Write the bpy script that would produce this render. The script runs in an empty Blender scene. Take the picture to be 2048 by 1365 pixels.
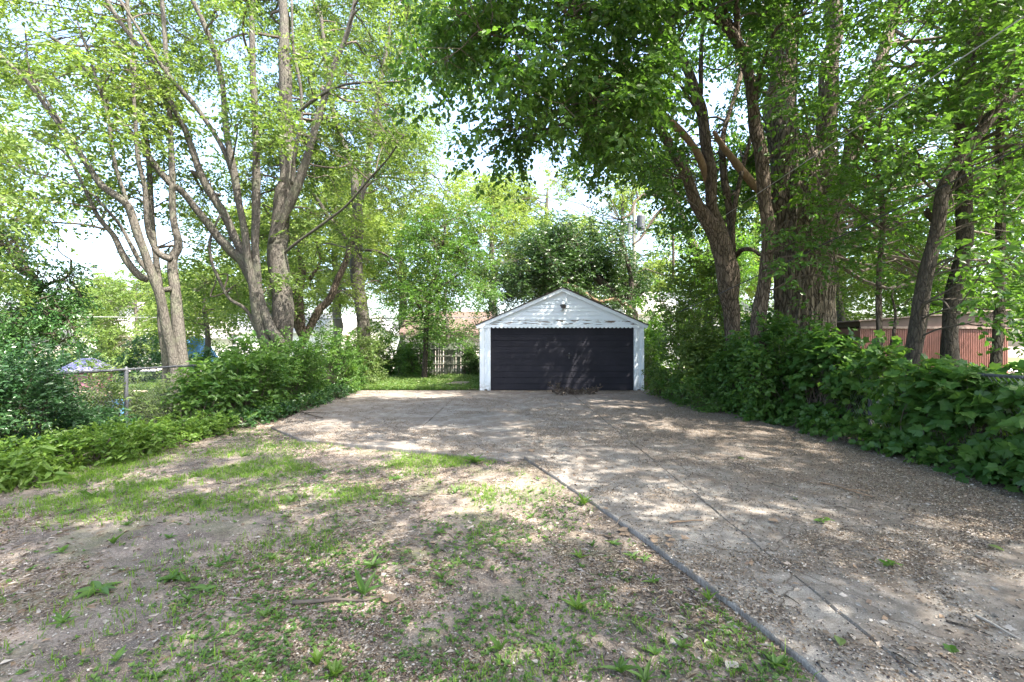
import bpy, math, random
import numpy as np
from mathutils import Vector, Matrix, Euler

C = bpy.data.collections.new("yard"); bpy.context.scene.collection.children.link(C)
SC = bpy.context.scene

# ------------------------------------------------------------ camera, sky, sun
FPX, CX, HY, CAMZ = 930.0, 1024.0, 690.0, 1.55
cam_d = bpy.data.cameras.new("camera"); cam = bpy.data.objects.new("camera", cam_d)
SC.collection.objects.link(cam); SC.camera = cam
cam.location = (0, 0, CAMZ); cam.rotation_euler = (math.radians(90), 0, 0)
cam_d.sensor_width = 36; cam_d.lens = 36 * FPX / 2048; cam_d.shift_y = 7.5 / 2048
cam_d.clip_start = 0.05; cam_d.clip_end = 900
EL = math.radians(57); HX, HYY = 0.80, -0.60
SUN = Vector((HX * math.cos(EL), HYY * math.cos(EL), math.sin(EL)))
world = bpy.data.worlds.new("World"); SC.world = world; world.use_nodes = True
wn = world.node_tree.nodes; wl = world.node_tree.links; wn.clear()
sky = wn.new("ShaderNodeTexSky"); sky.sky_type = 'NISHITA'; sky.sun_disc = False
sky.sun_elevation = EL; sky.sun_rotation = math.atan2(HX, HYY)
sky.air_density = 1.0; sky.dust_density = 4.0; sky.ozone_density = 1.0
bg = wn.new("ShaderNodeBackground"); bg.inputs[1].default_value = 0.15
wo = wn.new("ShaderNodeOutputWorld"); wl.new(sky.outputs[0], bg.inputs[0]); wl.new(bg.outputs[0], wo.inputs[0])
sd = bpy.data.lights.new("sun", 'SUN'); sd.energy = 3.6; sd.angle = math.radians(0.55); sd.color = (1, 0.93, 0.83)
so = bpy.data.objects.new("sun", sd); SC.collection.objects.link(so)
so.rotation_euler = SUN.to_track_quat('Z', 'Y').to_euler()
SC.view_settings.view_transform = 'Standard'; SC.view_settings.look = 'None'
SC.view_settings.gamma = 1; SC.view_settings.use_curve_mapping = False
SC.view_settings.exposure = 2.72
try:
    SC.cycles.max_bounces = 10; SC.cycles.diffuse_bounces = 6; SC.cycles.transmission_bounces = 6
    SC.cycles.glossy_bounces = 2; SC.cycles.caustics_reflective = False; SC.cycles.caustics_refractive = False
    SC.cycles.sample_clamp_indirect = 6
except Exception: pass

# ------------------------------------------------------------ helpers
def W(px, py, Y):
    return np.array(((px - CX) / FPX * Y, Y, CAMZ - (py - HY) / FPX * Y))
def G(px, py, z=0.0):
    Y = FPX * (CAMZ - z) / (py - HY)
    return np.array(((px - CX) / FPX * Y, Y, z))
def nrm(v):
    return v / np.maximum(np.linalg.norm(v, axis=-1, keepdims=True), 1e-9)
class Noise:
    def __init__(s, seed, lo, hi, n=26, dim=2):
        r = np.random.RandomState(seed); f = np.exp(r.uniform(np.log(lo), np.log(hi), n))
        d = nrm(r.normal(size=(n, dim))); s.k = d * f[:, None]; s.p = r.uniform(0, 6.28, n); s.a = (f / lo) ** -0.35
        s.n = 1 / np.sqrt((s.a ** 2).sum() / 2)
    def __call__(s, *xs):
        P = np.stack([np.asarray(x, float) for x in xs], -1)
        return (np.sin(P @ s.k.T + s.p) * s.a).sum(-1) * s.n
ORG = {}
def _org(parent): return ORG.get(parent.name, np.zeros(3)) if parent is not None else np.zeros(3)
def props(o, label=None, cat=None, group=None, kind=None):
    if label: o["label"] = label
    if cat: o["category"] = cat
    if group: o["group"] = group
    if kind: o["kind"] = kind
    return o
def thing(name, loc, label, cat, group=None, kind=None):
    o = bpy.data.objects.new(name, None); C.objects.link(o); o.empty_display_size = 0.1
    o.location = tuple(loc); ORG[o.name] = np.array(loc, float)
    return props(o, label, cat, group, kind)
class MB:
    def __init__(s): s.v = []; s.f = []; s.n = 0
    def add(s, v, *faces):
        v = np.asarray(v, float); s.v.append(v)
        for f in faces:
            if len(f): s.f.append(np.asarray(f, np.int64) + s.n)
        s.n += len(v); return s
    def mesh(s, name, mat, org=(0, 0, 0), smooth=False):
        me = bpy.data.meshes.new(name); v = np.concatenate(s.v) - np.asarray(org)
        me.vertices.add(len(v)); me.vertices.foreach_set("co", v.astype(np.float32).ravel())
        tot = np.concatenate([np.full(len(f), f.shape[1]) for f in s.f]); lo = np.concatenate([f.ravel() for f in s.f])
        me.loops.add(len(lo)); me.loops.foreach_set("vertex_index", lo.astype(np.int32))
        st = np.concatenate([[0], np.cumsum(tot)[:-1]])
        me.polygons.add(len(tot)); me.polygons.foreach_set("loop_start", st.astype(np.int32))
        try: me.polygons.foreach_set("loop_total", tot.astype(np.int32))
        except Exception: pass
        me.polygons.foreach_set("use_smooth", np.full(len(tot), bool(smooth)))
        me.materials.append(mat); me.update(calc_edges=True); me.validate(); return me
    def build(s, name, mat, parent=None, smooth=False, **kw):
        org = _org(parent); me = s.mesh(name, mat, org, smooth)
        o = bpy.data.objects.new(name, me); C.objects.link(o); o.parent = parent; ORG[o.name] = org
        return props(o, **kw)
    def box(s, x0, x1, y0, y1, z0, z1):
        v = [(x, y, z) for z in (z0, z1) for y in (y0, y1) for x in (x0, x1)]
        return s.add(v, [(0, 2, 3, 1), (4, 5, 7, 6), (0, 1, 5, 4), (2, 6, 7, 3), (0, 4, 6, 2), (1, 3, 7, 5)])
    def tube(s, P, R, n=6, cap=True, rough=0.0, seed=0):
        P = np.asarray(P, float); R = np.broadcast_to(np.asarray(R, float), (len(P),)).copy()
        T = nrm(np.gradient(P, axis=0)); ref = np.array((0, 0, 1.)) if abs(T[:, 2]).mean() < .8 else np.array((0, 1., 0))
        U = nrm(np.cross(T, ref)); V = np.cross(T, U); a = np.arange(n) * 2 * math.pi / n
        rr = R[:, None] * np.ones((1, n))
        if rough:
            nz = Noise(seed + 5, 2, 14, 18, 3); Q = P[:, None] + (np.cos(a)[None, :, None] * U[:, None] + np.sin(a)[None, :, None] * V[:, None]) * R[:, None, None]
            rr = rr * (1 + rough * nz(Q[..., 0] * 1.5, Q[..., 1] * 1.5, Q[..., 2]))
        v = P[:, None] + (np.cos(a)[None, :, None] * U[:, None] + np.sin(a)[None, :, None] * V[:, None]) * rr[..., None]
        m = len(P); i, j = np.meshgrid(np.arange(m - 1), np.arange(n), indexing='ij'); j2 = (j + 1) % n
        q = np.stack([i * n + j, i * n + j2, (i + 1) * n + j2, (i + 1) * n + j], -1).reshape(-1, 4)
        fs = [q]
        if cap: fs += [np.arange(n)[None, ::-1], (np.arange(n) + (m - 1) * n)[None]]
        return s.add(v.reshape(-1, 3), *fs)
def smooth_line(P, sub=5):
    P = np.asarray(P, float); Q = np.vstack([2 * P[0] - P[1], P, 2 * P[-1] - P[-2]]); out = []
    for i in range(1, len(Q) - 2):
        p0, p1, p2, p3 = Q[i - 1:i + 3]
        for t in np.arange(sub) / sub:
            out.append(.5 * (2 * p1 + (p2 - p0) * t + (2 * p0 - 5 * p1 + 4 * p2 - p3) * t * t + (3 * p1 - p0 - 3 * p2 + p3) * t ** 3))
    out.append(Q[-2]); return np.array(out)
def inst(name, me, parent, M, **kw):
    o = bpy.data.objects.new(name, me); C.objects.link(o); o.parent = parent
    o.matrix_local = Matrix.Translation(-Vector(_org(parent))) @ M
    return props(o, **kw)

# ------------------------------------------------------------ materials
def mat_new(name):
    m = bpy.data.materials.new(name); m.use_nodes = True; nt = m.node_tree; nt.nodes.clear()
    out = nt.nodes.new("ShaderNodeOutputMaterial"); return m, nt, out
def N(nt, t, **kw):
    n = nt.nodes.new("ShaderNode" + t)
    for k, v in kw.items():
        if k.startswith("i_"):
            key = k[2:]; key = int(key) if key.isdigit() else key.replace("_", " "); n.inputs[key].default_value = v
        else: setattr(n, k, v)
    return n
def ramp(nt, fac, stops, interp='LINEAR'):
    r = nt.nodes.new("ShaderNodeValToRGB"); r.color_ramp.interpolation = interp; e = r.color_ramp.elements
    while len(e) < len(stops): e.new(0.5)
    for k, (p, c) in enumerate(stops):
        e[k].position = p; e[k].color = (c, c, c, 1) if isinstance(c, (int, float)) else (*c, 1)
    nt.links.new(fac, r.inputs[0]); return r.outputs[0]
def noise_tex(nt, vec, scale, detail=4, rough=.55, dist=0):
    n = N(nt, "TexNoise"); n.inputs["Scale"].default_value = scale; n.inputs["Detail"].default_value = detail
    n.inputs["Roughness"].default_value = rough; n.inputs["Distortion"].default_value = dist
    if vec is not None: nt.links.new(vec, n.inputs["Vector"])
    return n.outputs["Fac"]
def pos(nt, scale=(1, 1, 1)):
    g = N(nt, "NewGeometry"); m = N(nt, "Mapping"); nt.links.new(g.outputs["Position"], m.inputs[0]); m.inputs["Scale"].default_value = scale
    return m.outputs[0]
def mixc(nt, fac, a, b, mode='MIX'):
    m = N(nt, "MixRGB", blend_type=mode)
    for k, x in ((0, fac), (1, a), (2, b)):
        if isinstance(x, (int, float)): m.inputs[k].default_value = x
        elif isinstance(x, tuple): m.inputs[k].default_value = (*x, 1)
        else: nt.links.new(x, m.inputs[k])
    return m.outputs[0]
def bump(nt, h, strength=.5, dist=.02, prev=None):
    b = N(nt, "Bump"); b.inputs["Strength"].default_value = strength; b.inputs["Distance"].default_value = dist
    nt.links.new(h, b.inputs["Height"])
    if prev is not None: nt.links.new(prev, b.inputs["Normal"])
    return b.outputs[0]
def bsdf(nt, out, col, rough=.8, spec=.3, normal=None, metal=0):
    b = N(nt, "BsdfPrincipled"); b.inputs["Roughness"].default_value = rough if isinstance(rough, (int, float)) else .5
    if not isinstance(rough, (int, float)): nt.links.new(rough, b.inputs["Roughness"])
    b.inputs["Specular IOR Level"].default_value = spec; b.inputs["Metallic"].default_value = metal
    if isinstance(col, tuple): b.inputs["Base Color"].default_value = (*col, 1)
    else: nt.links.new(col, b.inputs["Base Color"])
    if normal is not None: nt.links.new(normal, b.inputs["Normal"])
    if out is not None: nt.links.new(b.outputs[0], out.inputs[0])
    return b.outputs[0]
def mat_leaf(name, dark, light, trans=.45, rough=.45, spec=.35, tcol=None, scale=.6):
    m, nt, out = mat_new(name); g = N(nt, "NewGeometry")
    big = noise_tex(nt, pos(nt), scale, 2)
    a = N(nt, "Math", operation='MULTIPLY_ADD'); nt.links.new(g.outputs["Random Per Island"], a.inputs[0]); a.inputs[1].default_value = .62
    b = N(nt, "Math", operation='MULTIPLY_ADD'); nt.links.new(big, b.inputs[0]); b.inputs[1].default_value = 1.0; b.inputs[2].default_value = -.32
    nt.links.new(b.outputs[0], a.inputs[2])
    mid = tuple((x * .5 + y * .5) for x, y in zip(dark, light))
    c = ramp(nt, a.outputs[0], [(0.05, dark), (.5, mid), (.92, light)])
    p = bsdf(nt, None, c, rough, spec)
    t = N(nt, "BsdfTranslucent"); tc = mixc(nt, 1.0, c, tcol or (1.5, 1.5, .8), 'MULTIPLY'); nt.links.new(tc, t.inputs[0])
    mx = N(nt, "MixShader"); mx.inputs[0].default_value = trans
    nt.links.new(p, mx.inputs[1]); nt.links.new(t.outputs[0], mx.inputs[2]); nt.links.new(mx.outputs[0], out.inputs[0]); return m
def mat_bark(name, c1, c2, sc=9, st=.8, lich=None, bumpd=.04, crack=.5, cs=14):
    m, nt, out = mat_new(name); n2 = noise_tex(nt, pos(nt), 1.7, 4); fine = noise_tex(nt, pos(nt, (1, 1, .5)), 50, 4)
    v0 = pos(nt, (1, 1, .22)); n1 = noise_tex(nt, v0, sc, 6, .62, .6)
    nv = N(nt, "TexNoise"); nv.inputs["Scale"].default_value = 5; nv.inputs["Detail"].default_value = 4; nt.links.new(pos(nt, (1, 1, .6)), nv.inputs["Vector"])
    mx = N(nt, "VectorMath", operation='MULTIPLY_ADD'); nt.links.new(nv.outputs["Color"], mx.inputs[0]); mx.inputs[1].default_value = (.16, .16, .10); nt.links.new(v0, mx.inputs[2])
    vo = N(nt, "TexVoronoi", feature='DISTANCE_TO_EDGE'); vo.inputs["Scale"].default_value = cs; nt.links.new(mx.outputs[0], vo.inputs["Vector"])
    ck = ramp(nt, vo.outputs["Distance"], [(.0, 0.), (.16, 1.)])
    c = ramp(nt, n1, [(.3, tuple(x * .55 + y * .45 for x, y in zip(c1, c2))), (.66, c2)]); c = mixc(nt, n2, c, (c2[0] * .62, c2[1] * .64, c2[2] * .66))
    dk = mixc(nt, 1 - crack, c1, c); c = mixc(nt, ck, dk, c); c = mixc(nt, .4, c, ramp(nt, fine, [(.3, .35), (.7, 1.1)]), 'MULTIPLY')
    if lich:
        l = ramp(nt, noise_tex(nt, pos(nt), 3.4, 5, .65), [(.5, 0.), (.68, .6)]); c = mixc(nt, l, c, lich)
    h = N(nt, "Math", operation='MULTIPLY_ADD'); nt.links.new(ck, h.inputs[0]); h.inputs[1].default_value = crack; nt.links.new(n1, h.inputs[2])
    b = bump(nt, h.outputs[0], st, bumpd); b = bump(nt, fine, .4, .008, b); bsdf(nt, out, c, .92, .12, b); return m
def mat_flat(name, col, rough=.6, var=.25, sc=6, spec=.3, metal=0, bumps=0):
    m, nt, out = mat_new(name); n = noise_tex(nt, pos(nt), sc, 5, .6)
    c = ramp(nt, n, [(.3, tuple(x * (1 - var) for x in col)), (.7, tuple(x * (1 + var * .4) for x in col))])
    nm = bump(nt, noise_tex(nt, pos(nt), sc * 6, 4), bumps, .01) if bumps else None
    bsdf(nt, out, c, rough, spec, nm, metal); return m
def mat_islands(name, cols, rough=.85, spec=.2, trans=0):
    m, nt, out = mat_new(name); g = N(nt, "NewGeometry"); k = len(cols)
    c = ramp(nt, g.outputs["Random Per Island"], [(i / k, cols[i]) for i in range(k)], 'CONSTANT')
    c = mixc(nt, .5, c, ramp(nt, noise_tex(nt, pos(nt), 30, 3), [(.3, .5), (.7, 1.)]), 'MULTIPLY')
    bsdf(nt, out, c, rough, spec); return m

M = {}
M['leafA'] = mat_leaf("leaf_bright_green", (.065, .12, .026), (.175, .24, .065), .5, .45)
M['leafB'] = mat_leaf("leaf_boxelder", (.06, .115, .026), (.16, .225, .06), .5, .45)
M['leafC'] = mat_leaf("leaf_far_yellowgreen", (.10, .16, .035), (.20, .26, .07), .5, .6)
M['leafD'] = mat_leaf("leaf_dark_maple", (.018, .052, .015), (.055, .105, .025), .3, .35, .5)
M['leafG'] = mat_leaf("leaf_mulberry", (.038, .10, .02), (.10, .19, .035), .5, .35, .5)
M['leafI'] = mat_leaf("leaf_inner_canopy", (.045, .12, .018), (.12, .22, .03), .52, .4)
M['vine'] = mat_leaf("leaf_grape_vine", (.032, .10, .022), (.115, .205, .045), .45, .4, .35, scale=2.5)
M['laurel'] = mat_leaf("leaf_glossy_shrub", (.022, .07, .022), (.065, .14, .05), .28, .28, .5, scale=2)
M['cover'] = mat_leaf("leaf_ground_cover", (.065, .145, .024), (.155, .24, .045), .45, .4, scale=3)
M['hedge'] = mat_leaf("leaf_hedge", (.04, .11, .024), (.11, .195, .04), .45, .4, scale=1.6)
M['hedgel'] = mat_leaf("leaf_light_hedge", (.06, .12, .025), (.15, .2, .07), .4, .5, scale=2)
M['ivy'] = mat_leaf("leaf_ivy", (.022, .075, .02), (.065, .14, .035), .32, .35, .5, scale=2)
M['grass'] = mat_leaf("grass_blade", (.09, .18, .02), (.18, .29, .045), .45, .5, .25, scale=.8)
M['weed'] = mat_leaf("weed_leaf", (.045, .11, .022), (.11, .19, .04), .4, .45, scale=3)
M['bark_gray'] = mat_bark("bark_gray_maple", (.046, .042, .036), (.15, .136, .116), 11, .8, (.12, .13, .09), .03, .45, 22)
M['bark_old'] = mat_bark("bark_old_trunk", (.10, .085, .07), (.30, .26, .215), 10, .9, (.2, .19, .15), .06)
M['bark_rugged'] = mat_bark("bark_furrowed", (.045, .036, .028), (.26, .215, .165), 12, .9, None, .05, .85, 11)
M['bark_mul'] = mat_bark("bark_mulberry", (.045, .036, .028), (.22, .175, .135), 13, .9, None, .04, .85, 17)
M['bark_dark'] = mat_bark("bark_dark", (.025, .021, .018), (.12, .10, .08), 10, .7, None, .03, .6, 20)
M['wood_peeled'] = mat_bark("wood_peeled_orange", (.12, .085, .06), (.36, .245, .16), 6, .6, None, .02, .4, 9)
M['twig'] = mat_flat("twig_bark", (.11, .09, .072), .9, .4, 14)
M['white'] = None; M['litter'] = mat_islands("litter_flakes", [(.14, .105, .075), (.24, .195, .15), (.33, .285, .23), (.18, .14, .10), (.42, .375, .32), (.08, .06, .045), (.20, .155, .11), (.28, .24, .195)])
M['litter_dark'] = mat_islands("litter_dark", [(.05, .035, .025), (.11, .075, .05), (.2, .15, .1), (.08, .055, .035), (.3, .25, .19)])
M['berry'] = mat_flat("berry_black", (.015, .008, .012), .45, .3, 10)
M['pebble'] = mat_islands("pebbles", [(.4, .37, .33), (.25, .23, .2), (.5, .47, .42), (.33, .28, .23)])
M['shrivel'] = mat_islands('shrivelled_leaves', [(.13, .105, .08), (.20, .17, .135), (.09, .07, .055), (.26, .23, .19)])
M['dryleaf'] = mat_islands("dry_leaves", [(.30, .25, .2), (.22, .16, .11), (.38, .34, .29), (.16, .12, .09)])
M['metal'] = mat_flat("galvanised_metal", (.085, .09, .10), .55, .3, 9, .4, .2)
M['wire'] = mat_flat("galvanised_wire", (.17, .175, .18), .5, .2, 9, .4, .2)
M['cable'] = mat_flat("cable_black", (.05, .05, .055), .6, .2)
M['cable_gray'] = mat_flat("cable_gray", (.33, .33, .34), .5, .2)
M['black'] = mat_flat("lamp_bronze", (.045, .04, .035), .5, .2)

def mat_paint():
    m, nt, out = mat_new("paint_pale_blue_white"); g = N(nt, "ObjectInfo")
    c = mixc(nt, ramp(nt, noise_tex(nt, pos(nt), 2.2, 4), [(.3, 0.), (.7, 1.)]), (.62, .69, .74), (.70, .75, .785))
    st = ramp(nt, noise_tex(nt, pos(nt, (1, 1, 3)), 7, 6, .7), [(.62, 0.), (.74, .45)]); c = mixc(nt, st, c, (.45, .40, .34))
    sep = N(nt, "SeparateXYZ"); nt.links.new(pos(nt), sep.inputs[0])
    low = N(nt, "MapRange"); nt.links.new(sep.outputs[2], low.inputs[0]); low.inputs[1].default_value = .35; low.inputs[2].default_value = 0
    f = N(nt, "Math", operation='MULTIPLY'); nt.links.new(low.outputs[0], f.inputs[0]); nt.links.new(ramp(nt, noise_tex(nt, pos(nt), 14, 5), [(.4, .1), (.65, .8)]), f.inputs[1])
    c = mixc(nt, f.outputs[0], c, (.22, .19, .16))
    bsdf(nt, out, c, .55, .3, bump(nt, noise_tex(nt, pos(nt, (1, 1, 6)), 20, 4), .15, .005)); return m
M['white'] = mat_paint()
def mat_peel():
    m, nt, out = mat_new("paint_peeling"); n = noise_tex(nt, pos(nt, (.5, 1, 5)), 5, 5, .6)
    c = mixc(nt, ramp(nt, n, [(.535, 0.), (.565, 1.)]), (.62, .68, .72), (.14, .10, .075)); bsdf(nt, out, c, .7, .25); return m
M['peel'] = mat_peel()
def mat_door():
    m, nt, out = mat_new("paint_black_door")
    c = mixc(nt, ramp(nt, noise_tex(nt, pos(nt), 1.3, 5), [(.3, 0.), (.75, 1.)]), (.013, .013, .018), (.024, .023, .030))
    d = ramp(nt, noise_tex(nt, pos(nt, (.6, 1, 2.2)), 4, 6, .7), [(.62, 0.), (.8, .25)]); c = mixc(nt, d, c, (.07, .06, .055))
    bsdf(nt, out, c, .75, .2, bump(nt, noise_tex(nt, pos(nt), 1.5, 3), .3, .03)); return m
M['door'] = mat_door()
def mat_shingle(name, col):
    m, nt, out = mat_new(name); n = noise_tex(nt, pos(nt), 9, 5)
    c = ramp(nt, n, [(.3, tuple(x * .6 for x in col)), (.7, col)]); bsdf(nt, out, c, .95, .1, bump(nt, noise_tex(nt, pos(nt), 60, 3), .5, .01)); return m
M['shingle'] = mat_shingle("shingle_dark", (.10, .085, .08)); M['shingle_g'] = mat_shingle("shingle_gray", (.28, .27, .28)); M['shingle_b'] = mat_shingle("shingle_brown", (.14, .10, .085))
M['house_white'] = mat_flat("house_white_siding", (.78, .75, .74), .6, .1); M['house_cream'] = mat_flat("house_cream", (.62, .58, .52), .7, .12)
M['brick_red'] = mat_flat("brick_red", (.36, .13, .09), .8, .3, 12); M['glass'] = mat_flat("window_glass", (.05, .06, .07), .1, .2, 4, .6)
M['redpaint'] = mat_flat("car_red", (.55, .03, .04), .25, .05, 3, .6); M['tyre'] = mat_flat("tyre", (.02, .02, .02), .8, .2)
M['purple'] = mat_flat("plastic_purple", (.36, .33, .52), .5, .12, 3); M['pink'] = mat_flat("plastic_pink", (.50, .20, .27), .5, .15, 3)
M['plank'] = mat_bark("wood_bench", (.28, .22, .16), (.45, .38, .30), 9, .4); M['blue'] = mat_flat("blue_tarp", (.10, .24, .50), .5, .2)
M['shed'] = mat_flat("shed_red_brown", (.23, .10, .08), .55, .2, 3, .4); M['shedroof'] = mat_flat("shed_roof_brown", (.12, .08, .065), .6, .25, 4, .3)
M['rust'] = mat_flat("rusty_roof_edge", (.27, .20, .17), .7, .5, 10)
M['pole'] = mat_bark("utility_pole_wood", (.20, .19, .15), (.36, .36, .29), 14, .5)
def mat_picket():
    m, nt, out = mat_new("picket_weathered"); n = noise_tex(nt, pos(nt, (1, 1, .2)), 16, 5, .6)
    c = ramp(nt, n, [(.3, (.10, .105, .09)), (.7, (.26, .27, .23))]); g = N(nt, "ObjectInfo")
    c = mixc(nt, .6, c, ramp(nt, g.outputs["Random"], [(0., .55), (1., 1.)]), 'MULTIPLY')
    mo = ramp(nt, noise_tex(nt, pos(nt), 2.5, 5), [(.45, 0.), (.7, .5)]); c = mixc(nt, mo, c, (.12, .17, .10)); bsdf(nt, out, c, .9, .15, bump(nt, n, .5, .01)); return m
M['picket'] = mat_picket()
def mat_soil():
    m, nt, out = mat_new("soil"); p = pos(nt); big = noise_tex(nt, p, .9, 5, .6); mid = noise_tex(nt, p, 5, 6, .65); fin = noise_tex(nt, p, 55, 5, .7)
    c = ramp(nt, big, [(.36, (.125, .108, .094)), (.5, (.215, .18, .15)), (.64, (.33, .262, .21))])
    c = mixc(nt, ramp(nt, mid, [(.45, 0.), (.62, .75)]), c, (.085, .068, .056))
    sp = ramp(nt, fin, [(.3, .35), (.55, 1.), (.72, 1.5)]); c = mixc(nt, .85, c, sp, 'MULTIPLY')
    v = N(nt, "TexVoronoi", voronoi_dimensions="2D"); v.inputs["Scale"].default_value = 70; nt.links.new(p, v.inputs["Vector"])
    chips = ramp(nt, v.outputs["Distance"], [(.10, 1.), (.18, 0.)]); c = mixc(nt, mixc(nt, .55, chips, mixc(nt, 1, chips, ramp(nt, noise_tex(nt, p, 9, 3), [(.5, 0.), (.55, 1.)]), 'MULTIPLY')), c, (.42, .36, .29))
    moss = ramp(nt, noise_tex(nt, p, 1.6, 5, .65), [(.5, 0.), (.7, .55)]); c = mixc(nt, moss, c, (.12, .14, .06))
    b = bump(nt, mid, .6, .05); b = bump(nt, fin, .7, .012, b); bsdf(nt, out, c, .95, .12, b); return m
M['soil'] = mat_soil()
def mat_concrete(name="concrete", dirty=0.0):
    m, nt, out = mat_new(name); p = pos(nt); big = noise_tex(nt, p, 1.1, 5, .6); fin = noise_tex(nt, p, 90, 4, .7); mid = noise_tex(nt, p, 8, 6, .65)
    c = ramp(nt, big, [(.35, (.205, .19, .172)), (.65, (.315, .29, .255))])
    v = N(nt, "TexVoronoi", voronoi_dimensions="2D"); v.inputs["Scale"].default_value = 95; nt.links.new(p, v.inputs["Vector"])
    ag = ramp(nt, v.outputs["Distance"], [(.15, 1.35), (.3, 1.), (.6, .72)]); c = mixc(nt, .7, c, ag, 'MULTIPLY')
    st = ramp(nt, mid, [(.42 - .1 * dirty, 0.), (.62 - .1 * dirty, .55 + .3 * dirty)]); c = mixc(nt, st, c, (.10, .082, .066))
    sx = N(nt, "SeparateXYZ"); nt.links.new(p, sx.inputs[0]); mr = N(nt, "MapRange"); nt.links.new(sx.outputs[0], mr.inputs[0]); mr.inputs[1].default_value = 1.2; mr.inputs[2].default_value = 4.8; mr.inputs[4].default_value = .16
    my = N(nt, "MapRange"); nt.links.new(sx.outputs[1], my.inputs[0]); my.inputs[1].default_value = 3.0; my.inputs[2].default_value = 8.0; my.inputs[4].default_value = .10
    ad = N(nt, "Math", operation='ADD'); nt.links.new(mr.outputs[0], ad.inputs[0]); nt.links.new(my.outputs[0], ad.inputs[1]); a2 = N(nt, "Math", operation='ADD'); nt.links.new(ad.outputs[0], a2.inputs[0]); nt.links.new(noise_tex(nt, p, 2.3, 6, .7), a2.inputs[1])
    tan = ramp(nt, a2.outputs[0], [(.50, 0.), (.72, .85)]); c = mixc(nt, tan, c, (.135, .108, .086))
    wv = N(nt, "TexNoise"); wv.inputs["Scale"].default_value = 2.2; wv.inputs["Detail"].default_value = 5; nt.links.new(p, wv.inputs["Vector"]); wm = N(nt, "VectorMath", operation='MULTIPLY_ADD'); nt.links.new(wv.outputs["Color"], wm.inputs[0]); wm.inputs[1].default_value = (.5, .5, 0); nt.links.new(p, wm.inputs[2])
    cv = N(nt, "TexVoronoi", voronoi_dimensions="2D", feature='DISTANCE_TO_EDGE'); cv.inputs["Scale"].default_value = .42; nt.links.new(wm.outputs[0], cv.inputs["Vector"]); c = mixc(nt, ramp(nt, cv.outputs["Distance"], [(.0012, .85), (.005, 0.)]), c, (.06, .045, .035))
    c = mixc(nt, .6, c, ramp(nt, fin, [(.3, .6), (.7, 1.15)]), 'MULTIPLY')
    b = bump(nt, mid, .25, .02); b = bump(nt, fin, .6, .006, b); bsdf(nt, out, c, .88, .2, b); return m
M['conc'] = mat_concrete(); M['conc_d'] = mat_concrete("concrete_littered", .25)
M['lawn'] = mat_flat("lawn_green", (.10, .15, .045), .95, .4, 3, .1, 0, .6); M['alley'] = mat_flat("alley_gravel", (.50, .45, .41), .9, .15, 2, .1)

# ------------------------------------------------------------ ground, driveway
_h1 = Noise(3, .5, 6, 30)
def soil_h(x, y):
    x = np.asarray(x, float); y = np.asarray(y, float)
    base = -0.046 + .040 * np.clip((np.abs(x + .1) - 5.25) / .5, 0, 1)
    near = np.clip((np.hypot(x, y - 8) < 30), 0, 1)
    return base + near * .009 * _h1(x, y) * np.where(y > 15.6, .6, 1)
xs = np.concatenate([[-400, -200, -100, -60, -35, -20], np.arange(-13, 13.01, .11), [20, 35, 60, 100, 200, 400]])
ys = np.concatenate([[-60, -20, -8], np.arange(-3, 24, .11), [30, 45, 80, 150, 300, 500]])
gx, gy = np.meshgrid(xs, ys); nz = soil_h(gx, gy); nx_, ny_ = len(xs), len(ys)
i, j = np.meshgrid(np.arange(ny_ - 1), np.arange(nx_ - 1), indexing='ij'); k = i * nx_ + j
MB().add(np.stack([gx, gy, nz], -1).reshape(-1, 3), np.stack([k, k + 1, k + nx_ + 1, k + nx_], -1).reshape(-1, 4)).build("ground", M['soil'], None, True, kind="structure")
def sheet(name, x0, x1, y0, y1, z, mat, amp=.02, d=.35):
    X, Y = np.meshgrid(np.arange(x0, x1 + d / 2, d), np.arange(y0, y1 + d / 2, d)); a, b = X.shape
    Z = z + amp * _h1(X, Y) * .5; i, j = np.meshgrid(np.arange(a - 1), np.arange(b - 1), indexing='ij'); k = i * b + j
    return MB().add(np.stack([X, Y, Z], -1).reshape(-1, 3), np.stack([k, k + 1, k + b + 1, k + b], -1).reshape(-1, 4)).build(name, mat, None, True, kind="structure")
sheet("lawn", -30, -6.6, 3, 32, .04, M['lawn'], .02); sheet("lawn", 6.9, 26, 0, 24, .04, M['lawn'], .02)
sheet("soil_strip", -6.5, -1.2, 16, 22.8, .02, M['soil'], .02)
sheet("alley", -60, 60, 26, 31, .06, M['alley'], 0, 2.5); sheet("lawn", -60, 60, 31.2, 90, .03, M['lawn'], .02, 4)
SLABS = []
def edge_x(y): return np.interp(y, [-3, 2.14, 2.44, 2.82, 3.17, 3.68, 6.47], [1.6, 1.47, 1.40, 1.31, 1.24, 1.09, .16])
drv = thing("driveway", (2, 8, 0), None, None, kind="structure")
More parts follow.
